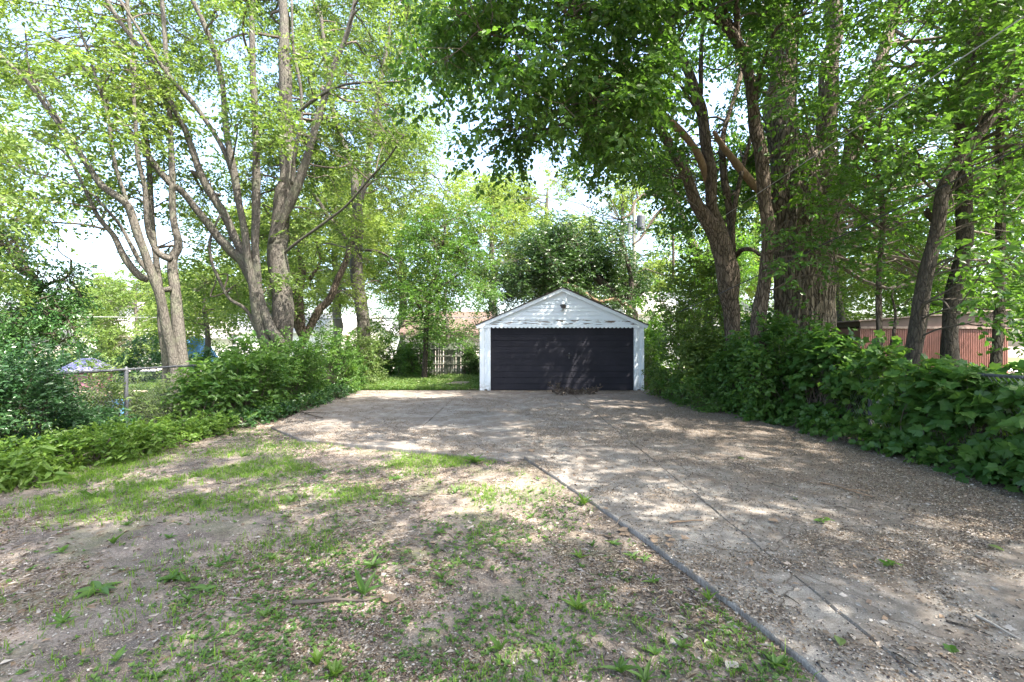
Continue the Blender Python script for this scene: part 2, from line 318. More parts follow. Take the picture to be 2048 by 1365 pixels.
def slab(poly, z, mat, seed):
    r = np.random.RandomState(seed); P = []
    cen = np.mean(poly, 0)
    for a, b in zip(poly, poly[1:] + poly[:1]):
        a = np.array(a, float); b = np.array(b, float); n = max(1, int(np.linalg.norm(b - a) / .14)); t = np.arange(n)[:, None] / n
        q = a + (b - a) * t; q[1:] += r.normal(size=(n - 1, 2)) * .004; P.append(q)
    P = np.vstack(P); n = len(P); nxt = np.roll(P, -1, 0); prv = np.roll(P, 1, 0); tg = nrm(nxt - prv); inn = np.stack([-tg[:, 1], tg[:, 0]], -1)
    area = np.sum(P[:, 0] * nxt[:, 1] - nxt[:, 0] * P[:, 1]); inn = inn if area > 0 else -inn
    A = P + inn * .004; B = P + inn * .011
    c = lambda Q, zz: np.column_stack([Q, np.full(n, zz)])
    v = np.vstack([c(A, -.14), c(A, z - .012), c(B, z)]); i = np.arange(n); j = (i + 1) % n
    ring = lambda o: np.stack([i + o, j + o, j + o + n, i + o + n], -1)
    top = (i + 2 * n)[None] if area > 0 else (i + 2 * n)[None, ::-1]; q = np.vstack([ring(0), ring(n)])
    MB().add(v, q if area > 0 else q[:, ::-1], top).build("concrete_slab", mat, drv); SLABS.append(P)
TJ = [-2.4, .2, 3.0, 5.85, 8.8, 11.8, 15.78]; sdn = 0
for a, b in zip(TJ[:4], TJ[1:5]):
    L = [(float(edge_x(y)), float(y)) for y in np.linspace(a, b, 5)]
    if a < 5: slab([(1.9, a), (1.9, b)] + L[::-1], 0.0 - .003 * (sdn % 2), M['conc'], sdn)
    sdn += 1
    slab([(1.9, a), (5.05, a), (5.05, b), (1.9, b)], -.002 + .004 * (sdn % 3 == 0), M['conc_d'], sdn); sdn += 1
slab([(-3.5, 7.67), (-.1, 6.32), (.17, 6.45), (.36, 5.85), (1.9, 5.85), (1.9, 8.8), (-4.57, 8.8)], .003, M['conc'], 31)
for a, b, xl0, xl1 in ((8.8, 11.8, -4.57, -5.1), (11.8, 15.78, -5.1, -5.35)):
    slab([(xl0, a), (-1.7, a), (-1.7, b), (xl1, b)], .001, M['conc'], int(a)); slab([(-1.7, a), (1.9, a), (1.9, b), (-1.7, b)], -.002, M['conc'] if a < 9 else M['conc_d'], int(a) + 50)
    slab([(1.9, a), (5.05, a), (5.05, b), (1.9, b)], .0, M['conc_d'], int(a) + 90)
def in_poly(x, y, P):
    r = np.zeros(x.shape, bool); n = len(P)
    for a in range(n):
        x0, y0 = P[a]; x1, y1 = P[(a + 1) % n]
        r ^= ((y0 > y) != (y1 > y)) & (x < (x1 - x0) * (y - y0) / (y1 - y0 + 1e-12) + x0)
    return r
def on_slab(x, y):
    r = np.zeros(x.shape, bool)
    for P in SLABS: r |= in_poly(x, y, P)
    return r
def surf(x, y):
    return np.where(on_slab(x, y), .003, soil_h(x, y))

# ------------------------------------------------------------ garage
GY = 15.8
def gx_(px): return (px - 1024) / 58.86
def gz_(py): return 1.55 - (py - 690) / 58.86
gar = thing("garage", (1.7, 18.8, 0), "small detached garage with pale blue-white lap siding and a wide black door", "garage")
XL, XR, XD0, XD1, ZT, ZE, AX, AZ = -1.094, 4.485, -.73, 4.155, 2.12, 2.21, 1.716, 3.49
b = MB(); b.box(XL + .02, XL + .12, GY + .06, 21.8, 0, ZE); b.box(XR - .12, XR - .02, GY + .06, 21.8, 0, ZE); b.box(XL + .13, XR - .13, 21.7, 21.79, 0, ZE)
b.build("wall", M['white'], gar)
b = MB(); b.add([(XL + .02, GY + .06, ZE), (XR - .02, GY + .06, ZE), (AX, GY + .06, AZ - .08), (XL + .02, 21.78, ZE), (XR - .02, 21.78, ZE), (AX, 21.78, AZ - .08)], [(0, 1, 2), (5, 4, 3)], [(0, 3, 4, 1), (1, 4, 5, 2), (2, 5, 3, 0)]).build("gable_wall", M['white'], gar)
# gable boards
rows = [2.235] + [gz_(560 + y / 5.12) for y in (408, 367, 325, 288, 248, 207, 165, 130, 100)]
lx = lambda z: AX - (AZ - .10 - z) * (AX - XL + .1) / (AZ - .1 - ZE + .0)
rx = lambda z: AX + (AZ - .10 - z) * (XR + .1 - AX) / (AZ - .1 - ZE + .0)
for a, c in zip(rows[:-1], rows[1:]):
    segs = [(lx(a), rx(a), lx(c), rx(c))]
    if a > 2.9 and c < 3.35: segs = [(lx(a), AX + .1, lx(c), AX + .1), (AX + .16, rx(a), AX + .16, rx(c))]
    for x0, x1, x2, x3 in segs:
        y0, y1 = GY + .026, GY + .046
        MB().add([(x0, y0, a), (x1, y0, a), (x3, y1, c + .004), (x2, y1, c + .004), (x0, GY + .058, a), (x1, GY + .058, a)], [(0, 1, 2, 3), (4, 5, 1, 0)]).build("siding_board", M['white'] if a > 2.3 else M['peel'], gar)
MB().box(AX + .103, AX + .157, GY + .008, GY + .05, 2.98, 3.3).build("trim_strip", M['white'], gar)
# scalloped fascia
n = 41; sw = (XR - XL + .02) / n; pts = []
b = MB()
for k in range(n):
    x0 = XL - .01 + k * sw; t = np.linspace(0, 1, 7); bx = x0 + sw * t; bz = 2.155 - .042 * np.sin(math.pi * t)
    f = [(x, GY - .03, z) for x, z in zip(bx, bz)] + [(x0 + sw, GY - .03, 2.232), (x0, GY - .03, 2.232)]
    g = [(x, GY + .0, z) for x, _, z in f]; m = len(f); i = np.arange(m); j = (i + 1) % m
    b.add(f + g, i[None], (i + m)[None, ::-1], np.stack([j, i, i + m, j + m], -1))
b.build("scalloped_trim", M['white'], gar)
# soffit / header shadow gap
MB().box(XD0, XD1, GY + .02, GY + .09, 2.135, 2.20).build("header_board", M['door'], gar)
# rake boards
for s, xe in ((-1, -1.23), (1, 4.62)):
    d = np.array((xe - AX, 0, ZE - AZ)); L = np.linalg.norm(d); d /= L; nn = np.array((d[2] * -s, 0, d[0] * s)) ; nn = nn if nn[2] > 0 else -nn
    p0 = np.array((AX, 0, AZ)); p1 = p0 + d * L
    def bar(w0, w1, ya, yb, name, mat):
        q = [p0 + nn * w0, p1 + nn * w0, p1 + nn * w1, p0 + nn * w1]; q[0] = np.array((AX, 0, AZ + w0 / abs(nn[2]))); q[3] = np.array((AX, 0, AZ + w1 / abs(nn[2])))
        v = [(x[0], y, x[2]) for y in (ya, yb) for x in q]
        fs = [(0, 1, 2, 3), (7, 6, 5, 4), (1, 0, 4, 5), (3, 2, 6, 7), (2, 1, 5, 6), (0, 3, 7, 4)]
        return MB().add(v, fs if s < 0 else [f[::-1] for f in fs]).build(name, mat, gar)
    bar(-.125, -.012, GY - .04, GY - .005, "rake_board", M['white']); bar(-.012, .012, GY - .06, 21.9, "roof_deck", M['shingle'])
    # shingle courses with uneven edges
    r = np.random.RandomState(7)
    for c in range(11):
        t0 = L * c / 11; t1 = min(L + .02, L * (c + 1) / 11 + .03)
        for q, (ya, yb) in enumerate(((GY - .075 - .01 * r.rand(), 17.6), (17.606, 21.92))):
            za = .014; zb = .028 + r.rand() * .008
            e = [p0 + d * t0 + nn * za, p0 + d * t1 + nn * zb, p0 + d * t1 + nn * (za - .001)]
            v = [(x[0], y, x[2]) for y in (ya, yb) for x in e]; fs = [(0, 1, 4, 3), (1, 2, 5, 4)]
            MB().add(v, fs if s > 0 else [f[::-1] for f in fs], [(0, 2, 1), (3, 4, 5)]).build("shingle", M['shingle'], gar)
# jambs: corner board, lap pieces, inner trim
for sx, xa, xb in ((0, XL, XD0), (1, XD1, XR)):
    MB().box(xa, xa + (.15 if sx == 0 else .10), GY - .012, GY + .10, .0, 2.15).build("corner_board", M['white'], gar)
    MB().box(xb - (.11 if sx == 0 else .10), xb, GY - .012, GY + .10, .0, 2.15).build("corner_board", M['white'], gar)
    u0, u1 = xa + (.152 if sx == 0 else .102), xb - (.112 if sx == 0 else .102)
    for k in range(16):
        z0, z1 = .04 + k * .132, .04 + (k + 1) * .132
        MB().add([(u0, GY + .016, z0), (u1, GY + .016, z0), (u1, GY + .035, z1 + .004), (u0, GY + .035, z1 + .004), (u0, GY + .06, z0), (u1, GY + .06, z0)], [(0, 1, 2, 3), (4, 5, 1, 0)]).build("siding_board", M['white'], gar)
    MB().box(u0, u1, GY + .05, GY + .09, 0, 2.15).build("sheathing", M['black'], gar)
# door of ten lapped panels
dr = MB().box(XD0 + .004, XD1 - .004, GY + .12, GY + .15, .0, 2.135).build("garage_door", M['door'], gar)
for k in range(10):
    z0, z1 = .015 + k * .211, .015 + (k + 1) * .211 - .009
    MB().add([(XD0 + .006, GY + .084, z0), (XD1 - .006, GY + .084, z0), (XD1 - .006, GY + .092, z1), (XD0 + .006, GY + .092, z1), (XD0 + .006, GY + .118, z0), (XD1 - .006, GY + .118, z0), (XD1 - .006, GY + .118, z1), (XD0 + .006, GY + .118, z1)],
             [(0, 1, 2, 3), (4, 5, 1, 0), (3, 2, 6, 7), (0, 3, 7, 4), (1, 5, 6, 2)]).build("panel", M['door'], dr)
hx = gx_(1138.5); b = MB(); b.box(hx - .10, hx + .10, GY + .045, GY + .062, 1.19, 1.21); b.box(hx - .016, hx + .016, GY + .035, GY + .062, 1.12, 1.19); b.build("handle", M['black'], dr)
for z in (1.255, 1.10):
    b = MB(); b.tube([(hx + .005, GY + .03, z), (hx + .005, GY + .06, z)], .026, 10); b.build("lock_plate", M['metal'], dr)
# flood light in gable
lx0, lz0 = gx_(1125), gz_(616)
lf = MB().box(lx0 - .05, lx0 + .03, GY - .02, GY + .014, lz0 - .10, lz0 + .06).build("flood_light", M['black'], gar)
b = MB(); b.tube([(lx0 - .01, GY - .02, lz0 + .02), (lx0 - .01, GY - .07, lz0 + .03), (lx0 + .0, GY - .09, lz0 + .04)], .015, 8); b.build("lamp_arm", M['black'], lf)
b = MB(); b.tube([(lx0 - .07, GY - .05, lz0 + .07), (lx0 - .03, GY - .10, lz0 + .06), (lx0 + .02, GY - .15, lz0 + .04), (lx0 + .05, GY - .19, lz0 + .03)], [.03, .05, .065, .07], 12); b.build("lamp_head", M['black'], lf)
b = MB(); b.tube([(lx0 - .03, GY - .05, lz0 - .03), (lx0 - .03, GY - .08, lz0 - .09)], [.03, .035], 10); b.build("motion_sensor", M['white'], lf)

# ------------------------------------------------------------ chain-link fences
def chainlink(name, A, B, h, label, step, posts, wr=.0022):
    A = np.array((*A, 0.)); B = np.array((*B, 0.)); L = np.linalg.norm(B - A); d = (B - A) / L; up = np.array((0, 0, 1.)); nr = np.array((-d[1], d[0], 0))
    t = thing(name, A, label, "fence")
    for s in posts:
        p = A + d * s; gz = float(soil_h(p[0], p[1]))
        q = MB(); q.tube([p + up * (gz - .1), p + up * (h - .03)], .028, 12); o = q.build("post", M['metal'], t)
        q = MB(); q.tube([p + up * (h - .06), p + up * (h + .0), p + up * (h + .03), p + up * (h + .05)], [.031, .032, .024, .004], 12); q.build("post_cap", M['metal'], o)
    q = MB(); q.tube([A + up * h + nr * 0, B + up * h], .020, 10); q.build("top_rail", M['metal'], t)
    q = MB(); n = int(L / step); k = int((h - .04) / step); ph = 0
    for w in range(n):
        zz = .03 + np.arange(k + 1) * step; off = np.where(np.arange(k + 1) % 2 == 0, 0, step)
        P = A + d * (w * step + off)[:, None] + up * zz[:, None] + nr * (.034 + .004 * np.where(np.arange(k + 1) % 2 == 0, 1, -1))[:, None]
        q.tube(P, wr, 3, False)
    q.build("wire_mesh", M['wire'], t, kind="stuff")
    q = MB()
    for s in np.arange(.3, L, .45):
        p = A + d * s + up * h; a = np.linspace(0, 6.28, 9); q.tube(p + up * np.cos(a)[:, None] * .024 + nr * np.sin(a)[:, None] * .03, .003, 4, False)
    q.build("tie_wire", M['wire'], t, kind="stuff")
    return t
chainlink("chain_link_fence", (-6.45, 6.2), (-6.15, 13.2), 1.14, "chain link fence at the left of the yard with one bare grey post showing", .058, [1.5, 4.6], .003)
chainlink("chain_link_fence", (5.75, 3.6), (6.05, 15.4), 1.18, "chain link fence on the right side buried in broad vine leaves", .06, [.5, 4.0, 6.75, 9.4], .0032)

# ------------------------------------------------------------ stockade fence
sf = thing("stockade_fence", (-3, 23, 0), "weathered grey picket fence behind the lawn left of the garage", "fence"); r = np.random.RandomState(4); x = -5.4
while x < -.3:
    w = r.uniform(.085, .14); hh = 1.68 + r.uniform(-.07, .05) - (.12 if r.rand() < .1 else 0); lean = r.uniform(-.012, .012); y0 = 23 + r.uniform(-.008, .008)
    if r.rand() > .06:
        v = []
        for y in (y0, y0 + .02): v += [(x, y, 0), (x + w, y, 0), (x + w + lean, y, hh - .07), (x + w * .5 + lean, y, hh), (x + lean, y, hh - .07)]
        MB().add(v, [(0, 1, 2, 3, 4), (9, 8, 7, 6, 5)], [(1, 0, 5, 6), (2, 1, 6, 7), (3, 2, 7, 8), (4, 3, 8, 9), (0, 4, 9, 5)]).build("picket", M['picket'], sf)
    x += w + r.uniform(.005, .03)
for z, dz in ((1.36, -.10), (.98, 0), (.62, -.09)):
    b = MB(); b.tube([(-5.4, 22.95, z), (-3.2, 22.95, z + dz * .4), (-.4, 22.95, z + dz)], .035, 4); b.build("rail", M['picket'], sf)

# ------------------------------------------------------------ houses, shed, pole, vehicles
def house(loc, w, d, hw, hr, label, wall, roof, rot=0, hip=False, wins=(), door=None, overhang=.35, boards=True, gable_front=True):
    t = thing("house", loc, label, "house"); x, y, z = loc; b = MB(); b.box(x - w / 2, x + w / 2, y, y + d, z, z + hw); b.build("wall", wall, t)
    e = z + hw
    if gable_front:
        MB().add([(x - w / 2, y, e), (x + w / 2, y, e), (x, y, e + hr - .1), (x - w / 2, y + d, e), (x + w / 2, y + d, e), (x, y + d, e + hr - .1)], [(0, 1, 2), (5, 4, 3)], [(0, 3, 4, 1), (1, 4, 5, 2), (2, 5, 3, 0)]).build("gable_wall", wall, t)
        for s in (-1, 1):
            ex = x + s * (w / 2 + overhang); v = [(x, y - overhang, e + hr), (ex, y - overhang, e - overhang * hr / (w / 2)), (ex, y + d + overhang, e - overhang * hr / (w / 2)), (x, y + d + overhang, e + hr)]
            v2 = [(a, bb, c - .12) for a, bb, c in v]; MB().add(v + v2, [(0, 1, 2, 3), (7, 6, 5, 4), (0, 4, 5, 1), (1, 5, 6, 2), (2, 6, 7, 3)]).build("roof", roof, t)
    else:
        q = d / 2 if not hip else d / 2; o = overhang; rx0 = x - w / 2 + (q if hip else -o); rx1 = x + w / 2 - (q if hip else -o)
        v = [(x - w / 2 - o, y - o, e), (x + w / 2 + o, y - o, e), (x + w / 2 + o, y + d + o, e), (x - w / 2 - o, y + d + o, e), (rx0, y + d / 2, e + hr), (rx1, y + d / 2, e + hr)]
        v += [(a, bb, c - .14) for a, bb, c in v[:4]]
        MB().add(v, [(0, 1, 5, 4), (2, 3, 4, 5), (0, 6, 7, 1), (1, 7, 8, 2), (2, 8, 9, 3), (3, 9, 6, 0), (9, 8, 7, 6)], [(1, 2, 5), (3, 0, 4)]).build("roof", roof, t)
    if boards:
        b = MB()
        for k in range(int(hw / .22)): b.box(x - w / 2 - .015, x + w / 2 + .015, y - .02, y, z + k * .22 + .19, z + k * .22 + .215)
        b.build("siding_boards", wall, t, kind="stuff")
    for (wx, wz, ww, wh) in wins:
        a = MB(); X0, X1, Z0, Z1 = x + wx - ww / 2, x + wx + ww / 2, z + wz, z + wz + wh
        a.box(X0 - .09, X0, y - .06, y - .001, Z0 - .09, Z1 + .09); a.box(X1, X1 + .09, y - .06, y - .001, Z0 - .09, Z1 + .09); a.box(X0, X1, y - .06, y - .001, Z1, Z1 + .09); a.box(X0, X1, y - .07, y - .001, Z0 - .09, Z0); a.box(X0, X1, y - .05, y - .001, (Z0 + Z1) / 2 - .025, (Z0 + Z1) / 2 + .025)
        f = a.build("window", M['house_white'], t); MB().box(X0, X1, y - .03, y - .002, Z0, Z1).build("pane", M['glass'], f)
    if door:
        wx, ww, wh = door; MB().box(x + wx - ww / 2, x + wx + ww / 2, y - .05, y - .001, z, z + wh).build("door", M['house_cream'], t)
    return t
house((-29.5, 36, 0), 8.5, 9, 2.35, 2.6, "white bungalow with grey gabled roof seen under the left trees", M['house_white'], M['shingle_g'], wins=((-2, 1, 1.1, 1.0), (1.6, 1, 1.1, 1.0)))
house((-22.5, 42, 0), 9.5, 8, 2.7, 2.0, "long white sided house between the twin trunk tree and the big forked trunk", M['house_white'], M['house_cream'], wins=((-3, .9, 1.2, 1.2), (1, .9, 1.2, 1.2)), gable_front=False)
hh_ = house((-22.5, 58, 0), 10, 8, 3.0, 2.4, "red brick house with white porch behind the parked red car", M['brick_red'], M['house_cream'], wins=((-2.3, 1, 1.2, 1.4), (3, 1, 1.2, 1.4)), door=(.4, 1.0, 2.1), boards=False, gable_front=False)
for wx in (-4.4, -1.3, 1.6, 4.4): MB().box(-22.5 + wx - .12, -22.5 + wx + .12, 55.8, 56.04, 0, 2.75).build("porch_post", M['house_white'], hh_)
MB().box(-27.2, -17.8, 55.6, 57.6, 2.76, 3.0).build("porch_roof", M['house_white'], hh_)
house((-15.2, 50, 0), 4.5, 7, 2.9, 1.5, "narrow white sided building beside the red car", M['house_white'], M['shingle_g'], wins=((0, 1.1, .9, 1.1),))
house((-4.4, 30.5, 0), 5.2, 6, 2.35, 1.6, "low house with brown roof peeking out left of the garage", M['house_cream'], M['shingle_b'], wins=((.6, 1, .9, .9),), gable_front=False)
house((13.0, 34, 0), 9, 7, 3.9, 1.9, "pale house with pinkish roof line right of the garage beyond the leaves", M['house_white'], M['house_cream'], wins=((-2.5, 1.2, 1.1, 1.2), (1.5, 1.2, 1.1, 1.2)), gable_front=False)

sh = thing("metal_shed", (10.8, 13.2, 0), "red-brown metal shed with low sloping roof behind the right vine fence", "shed")
SX0, SX1, SYf, SYb = 9.75, 13.9, 13.0, 15.6
MB().box(SX0, SX1, SYf + .03, SYb, .02, 2.02).build("wall", M['shed'], sh)
b = MB()
for k in range(int((SX1 - SX0) / .05)): b.box(SX0 + k * .05, SX0 + k * .05 + .022, SYf + .018, SYf + .029, .04, 2.0)
b.build("wall_ribs", M['shed'], sh, kind="stuff")
MB().box(SX0 - .02, SX1 + .02, SYf - .03, SYf + .029, 2.0, 2.06).build("eave_trim", M['rust'], sh)
MB().add([(SX0, SYf + .02, 2.062), (SX1, SYf + .02, 2.062), (SX1, SYf + .02, 2.5), (SX0, SYf + .02, 2.2), (SX0, SYb, 2.062), (SX1, SYb, 2.062), (SX1, SYb, 2.5), (SX0, SYb, 2.2)], [(0, 1, 2, 3), (7, 6, 5, 4), (0, 3, 7, 4), (1, 5, 6, 2)]).build("gable_panel", M['shedroof'], sh)
MB().add([(SX0 - .12, SYf - .1, 2.2), (SX1 + .1, SYf - .1, 2.52), (SX1 + .1, SYb + .1, 2.52), (SX0 - .12, SYb + .1, 2.2), (SX0 - .12, SYf - .1, 2.235), (SX1 + .1, SYf - .1, 2.555), (SX1 + .1, SYb + .1, 2.555), (SX0 - .12, SYb + .1, 2.235)],
         [(3, 2, 1, 0), (4, 5, 6, 7), (0, 1, 5, 4), (1, 2, 6, 5), (2, 3, 7, 6), (3, 0, 4, 7)]).build("roof", M['rust'], sh)

up_ = thing("utility_pole", (8.4, 32, 0), "wooden utility pole with grey transformer rising behind the garage roof", "utility pole")
b = MB(); b.tube([(8.4, 32, -.1), (8.4, 32, 6), (8.4, 32, 11.5)], [.16, .14, .12], 12); b.build("pole", M['pole'], up_)
b = MB(); b.tube([(8.85, 31.9, 9.4), (8.85, 31.9, 9.5), (8.85, 31.9, 10.35), (8.85, 31.9, 10.45)], [.24, .29, .29, .2], 16); b.build("transformer", M['metal'], up_)
b = MB(); b.tube([(8.02, 31.9, 9.1), (8.02, 31.9, 9.9)], .12, 10); b.build("insulator", M['metal'], up_)
MB().box(8.0, 9.0, 31.82, 31.9, 9.75, 9.85).build("bracket", M['metal'], up_)
def cable(P0, P1, sag, rad, mat, label, grp=None):
    P0 = np.array(P0); P1 = np.array(P1); t = np.linspace(0, 1, 24)[:, None]; P = P0 + (P1 - P0) * t; P[:, 2] -= (4 * sag * t * (1 - t))[:, 0]
    b = MB(); b.tube(P, rad, 5); o = b.build("utility_cable", mat, None); return props(o, label, "cable", grp)
a_ = np.array((8.4, 31.9, 6.3)); q_ = W(1536, 374, 9.5); cable(a_, a_ + (q_ - a_) * 1.32, .0, .0065, M['cable_gray'], "grey service cable slanting up in front of the forked mulberry trunk")
q0, q1 = W(1641, 487, 9.0), W(2048, 289, 6.2); cable(q0 + (q0 - q1) * 1.5, q1 + (q1 - q0) * .5, .05, .012, M['cable'], "dark lower cable rising to the right in front of the huge trunk")
cable(W(0, 520, 30), W(960, 590, 34), .5, .02, M['cable'], "upper black cable crossing the sky gap at the left"); cable(W(0, 533, 30), W(700, 530, 34), 1.2, .018, M['cable'], "thin sagging cable below the upper black cable at left")
cable(W(0, 632, 22), W(970, 636, 24), .06, .014, M['cable_gray'], "pale low cable passing behind the dark ivy covered tree"); cable(W(560, 638, 22), W(1120, 628, 24), .1, .016, M['cable'], "black low cable behind the straight pale trunk left of the garage")

# red car
car = thing("parked_car", (-20.4, 55, 0), "red car parked in front of the brick house, seen over the left hedge", "car"); cx_, cy_ = -20.4, 54.0
prof = [(-2.1, .35), (-2.15, .62), (-1.95, .85), (-.95, .98), (-.35, 1.42), (1.1, 1.45), (1.75, 1.0), (2.1, .95), (2.15, .4)]
v = []; wds = [.84, .88, .86, .86, .64, .64, .84, .86, .86]
for s in (-1, 1): v += [(cx_ + s * w_, cy_ + y, z) for (y, z), w_ in zip(prof, wds)]
m = len(prof); fs = [(i, i + m, i + 1 + m, i + 1) for i in range(m - 1)] + [(m - 1, 2 * m - 1, m, 0)]
MB().add(v, fs, [tuple(range(m)), tuple(range(2 * m - 1, m - 1, -1))]).build("body", M['redpaint'], car)
MB().add([(cx_ - .74, cy_ - .93, 1.03), (cx_ + .74, cy_ - .93, 1.03), (cx_ + .58, cy_ - .42, 1.39), (cx_ - .58, cy_ - .42, 1.39)], [(0, 1, 2, 3)]).build("windscreen", M['glass'], car)
for sx in (-1, 1):
    MB().box(cx_ + sx * .66 - .13, cx_ + sx * .66 + .13, cy_ - 2.17, cy_ - 2.06, .62, .76).build("headlight", M['glass'], car)
    for sy in (-1.35, 1.35):
        b = MB(); b.tube([(cx_ + sx * .72, cy_ + sy, .32), (cx_ + sx * .9, cy_ + sy, .32)], .32, 18); w_ = b.build("wheel", M['tyre'], car); b = MB(); b.tube([(cx_ + sx * .9, cy_ + sy, .32), (cx_ + sx * .915, cy_ + sy, .32)], .19, 14); b.build("rim", M['metal'], w_)
# playhouse
ph = thing("toy_playhouse", (-12.0, 13, 0), "small toy playhouse with purple roof and pink walls behind the left shrub", "playhouse"); x0, x1, y0, y1 = -12.3, -11.6, 12.75, 13.5
for a in ((x0, x0 + .06, y0, y1), (x1 - .06, x1, y0, y1)): MB().box(*a, .04, .86).build("side_panel", M['pink'], ph)
for xa, xb in ((x0 + .062, x0 + .3), (x1 - .3, x1 - .062)): MB().box(xa, xb, y0, y0 + .05, .04, .86).build("front_panel", M['pink'], ph)
MB().box(x0 + .302, x1 - .302, y0 + .001, y0 + .05, .6, .86).build("front_panel", M['pink'], ph); MB().box(x0 + .062, x1 - .062, y1 - .05, y1, .04, .86).build("back_panel", M['pink'], ph)
v = [(x0 - .12, y0 - .12, .84), (x1 + .12, y0 - .12, .84), (x1 + .12, y1 + .12, .84), (x0 - .12, y1 + .12, .84), (x0 + .12, 13.12, 1.17), (x1 - .18, 13.12, 1.17)]; v += [(a, b_, c - .05) for a, b_, c in v[:4]]
MB().add(v, [(0, 1, 5, 4), (2, 3, 4, 5), (0, 6, 7, 1), (1, 7, 8, 2), (2, 8, 9, 3), (3, 9, 6, 0), (9, 8, 7, 6)], [(1, 2, 5), (3, 0, 4)]).build("roof", M['purple'], ph)
bn = thing("garden_bench", (-9.0, 11, 0), "low wooden bench behind the left chain link fence", "bench")
for k in range(3): MB().box(-9.9, -8.35, 10.3 + k * .13, 10.41 + k * .13, .47, .505).build("seat_plank", M['plank'], bn)
for xx in (-9.7, -8.6): MB().box(xx, xx + .06, 10.33, 10.62, .03, .469).build("leg", M['plank'], bn)
bk = thing("blue_bucket", (-8.35, 9.9, 0), "blue plastic bucket standing by the low bench", "bucket"); b = MB(); b.tube([(-8.35, 9.9, .04), (-8.35, 9.9, .36)], [.12, .16], 16); b.build("body", M['blue'], bk)
b = MB(); a = np.linspace(0, 6.2832, 17); b.tube(np.stack([-8.35 + .165 * np.cos(a), 9.9 + .165 * np.sin(a), a * 0 + .36], -1), .01, 5, False); b.build("rim", M['blue'], bk)
tp = thing("tarp_covered_pile", (-16.9, 25, 0), "blue tarp over a low pile beyond the left hedge", "tarp"); X, Y = np.meshgrid(np.linspace(-17.9, -15.9, 16), np.linspace(24.2, 25.8, 14)); rr = np.maximum(np.abs(X + 16.9), np.abs(Y - 25) * 1.2)
Z = .03 + 1.9 * np.clip(1.05 - rr, 0, .7) / .7 + .05 * _h1(X * 3, Y * 3); i, j = np.meshgrid(np.arange(13), np.arange(15), indexing='ij'); k = i * 16 + j
MB().add(np.stack([X, Y, Z], -1).reshape(-1, 3), np.stack([k, k + 1, k + 17, k + 16], -1).reshape(-1, 4)).build("tarp", M['blue'], tp)

# ------------------------------------------------------------ foliage engine
T_DIA = (np.array([(0, 0, 0), (-.5, .45, .10), (0, 1, -.06), (.5, .45, .10)], float), np.array([(0, 3, 2), (0, 2, 1)]))
T_HEX = (np.array([(0, 0, 0), (-.46, .30, .10), (-.36, .68, .07), (0, 1, -.10), (.36, .68, .07), (.46, .30, .10)], float), np.array([(0, 5, 4, 3), (0, 3, 2, 1)]))
T_LOB = (np.array([(0, .08, 0), (.22, -.02, .03), (.52, .12, .09), (.42, .34, .06), (.58, .62, .05), (.28, .66, .02), (0, 1.02, -.12), (-.28, .66, .02), (-.58, .62, .05), (-.42, .34, .06), (-.52, .12, .09), (-.22, -.02, .03), (0, .5, -.02)], float),
         np.array([(12, a, b) for a, b in zip(range(0, 12), list(range(1, 12)) + [0])]))
def leaf_frames(pos_, d, n):
    d = nrm(d); s = nrm(np.cross(d, n)); n2 = np.cross(s, d); return s, d, n2
def add_leaves(mb, P, D, Nn, L, wr=.55, tpl=T_DIA):
    s, d, n = leaf_frames(P, D, Nn); V, F = tpl; L = np.broadcast_to(L, (len(P),))[:, None, None]
    v = P[:, None] + (V[None, :, 0:1] * wr * s[:, None] + V[None, :, 1:2] * d[:, None] + V[None, :, 2:3] * n[:, None]) * L
    k = len(V); f = (F[None] + (np.arange(len(P)) * k)[:, None, None]).reshape(-1, F.shape[1]); mb.add(v.reshape(-1, 3), f)
def twig_leaves(r, O, D, per, tl, ll, droop=.25, flat=.8):
    """O,D: twig origins/directions -> leaf positions, directions, normals (alternate leaves in a flattish spray)"""
    n = len(O); t = (np.arange(per) + .5) / per; sd = np.where(np.arange(per) % 2 == 0, 1, -1)
    up = np.array((0, 0, 1.)); D = nrm(D); S = nrm(np.cross(D, up) + r.normal(size=(n, 3)) * .12)
    P = O[:, None] + D[:, None] * (t[None, :, None] * tl) ; P = P + up * (-(t ** 2) * tl * droop)[None, :, None]
    LD = D[:, None] * .55 + S[:, None] * sd[None, :, None] * .8 + r.normal(size=(n, per, 3)) * .28; LD[..., 2] -= droop
    NN = up * flat + r.normal(size=(n, per, 3)) * (.45 + (1 - flat))
    return P.reshape(-1, 3), LD.reshape(-1, 3), NN.reshape(-1, 3), ll * r.uniform(.45, 1.2, n * per)
def lerp_w(ws, n): return np.interp(np.linspace(0, 1, n), np.linspace(0, 1, len(ws)), ws)
def limb_px(spec):
    pts, Y0, Y1, ws = spec[:4]; m = len(pts); Y = np.linspace(Y0, Y1, m); P = np.array([W(p[0], p[1], y) for p, y in zip(pts, Y)])
    R = lerp_w(ws, m) * Y / FPX / 2 * np.cos(np.arctan(np.abs(P[:, 0]) / P[:, 1])) ** 1.0; return P, R
CAMV = np.array((0, 0, CAMZ))
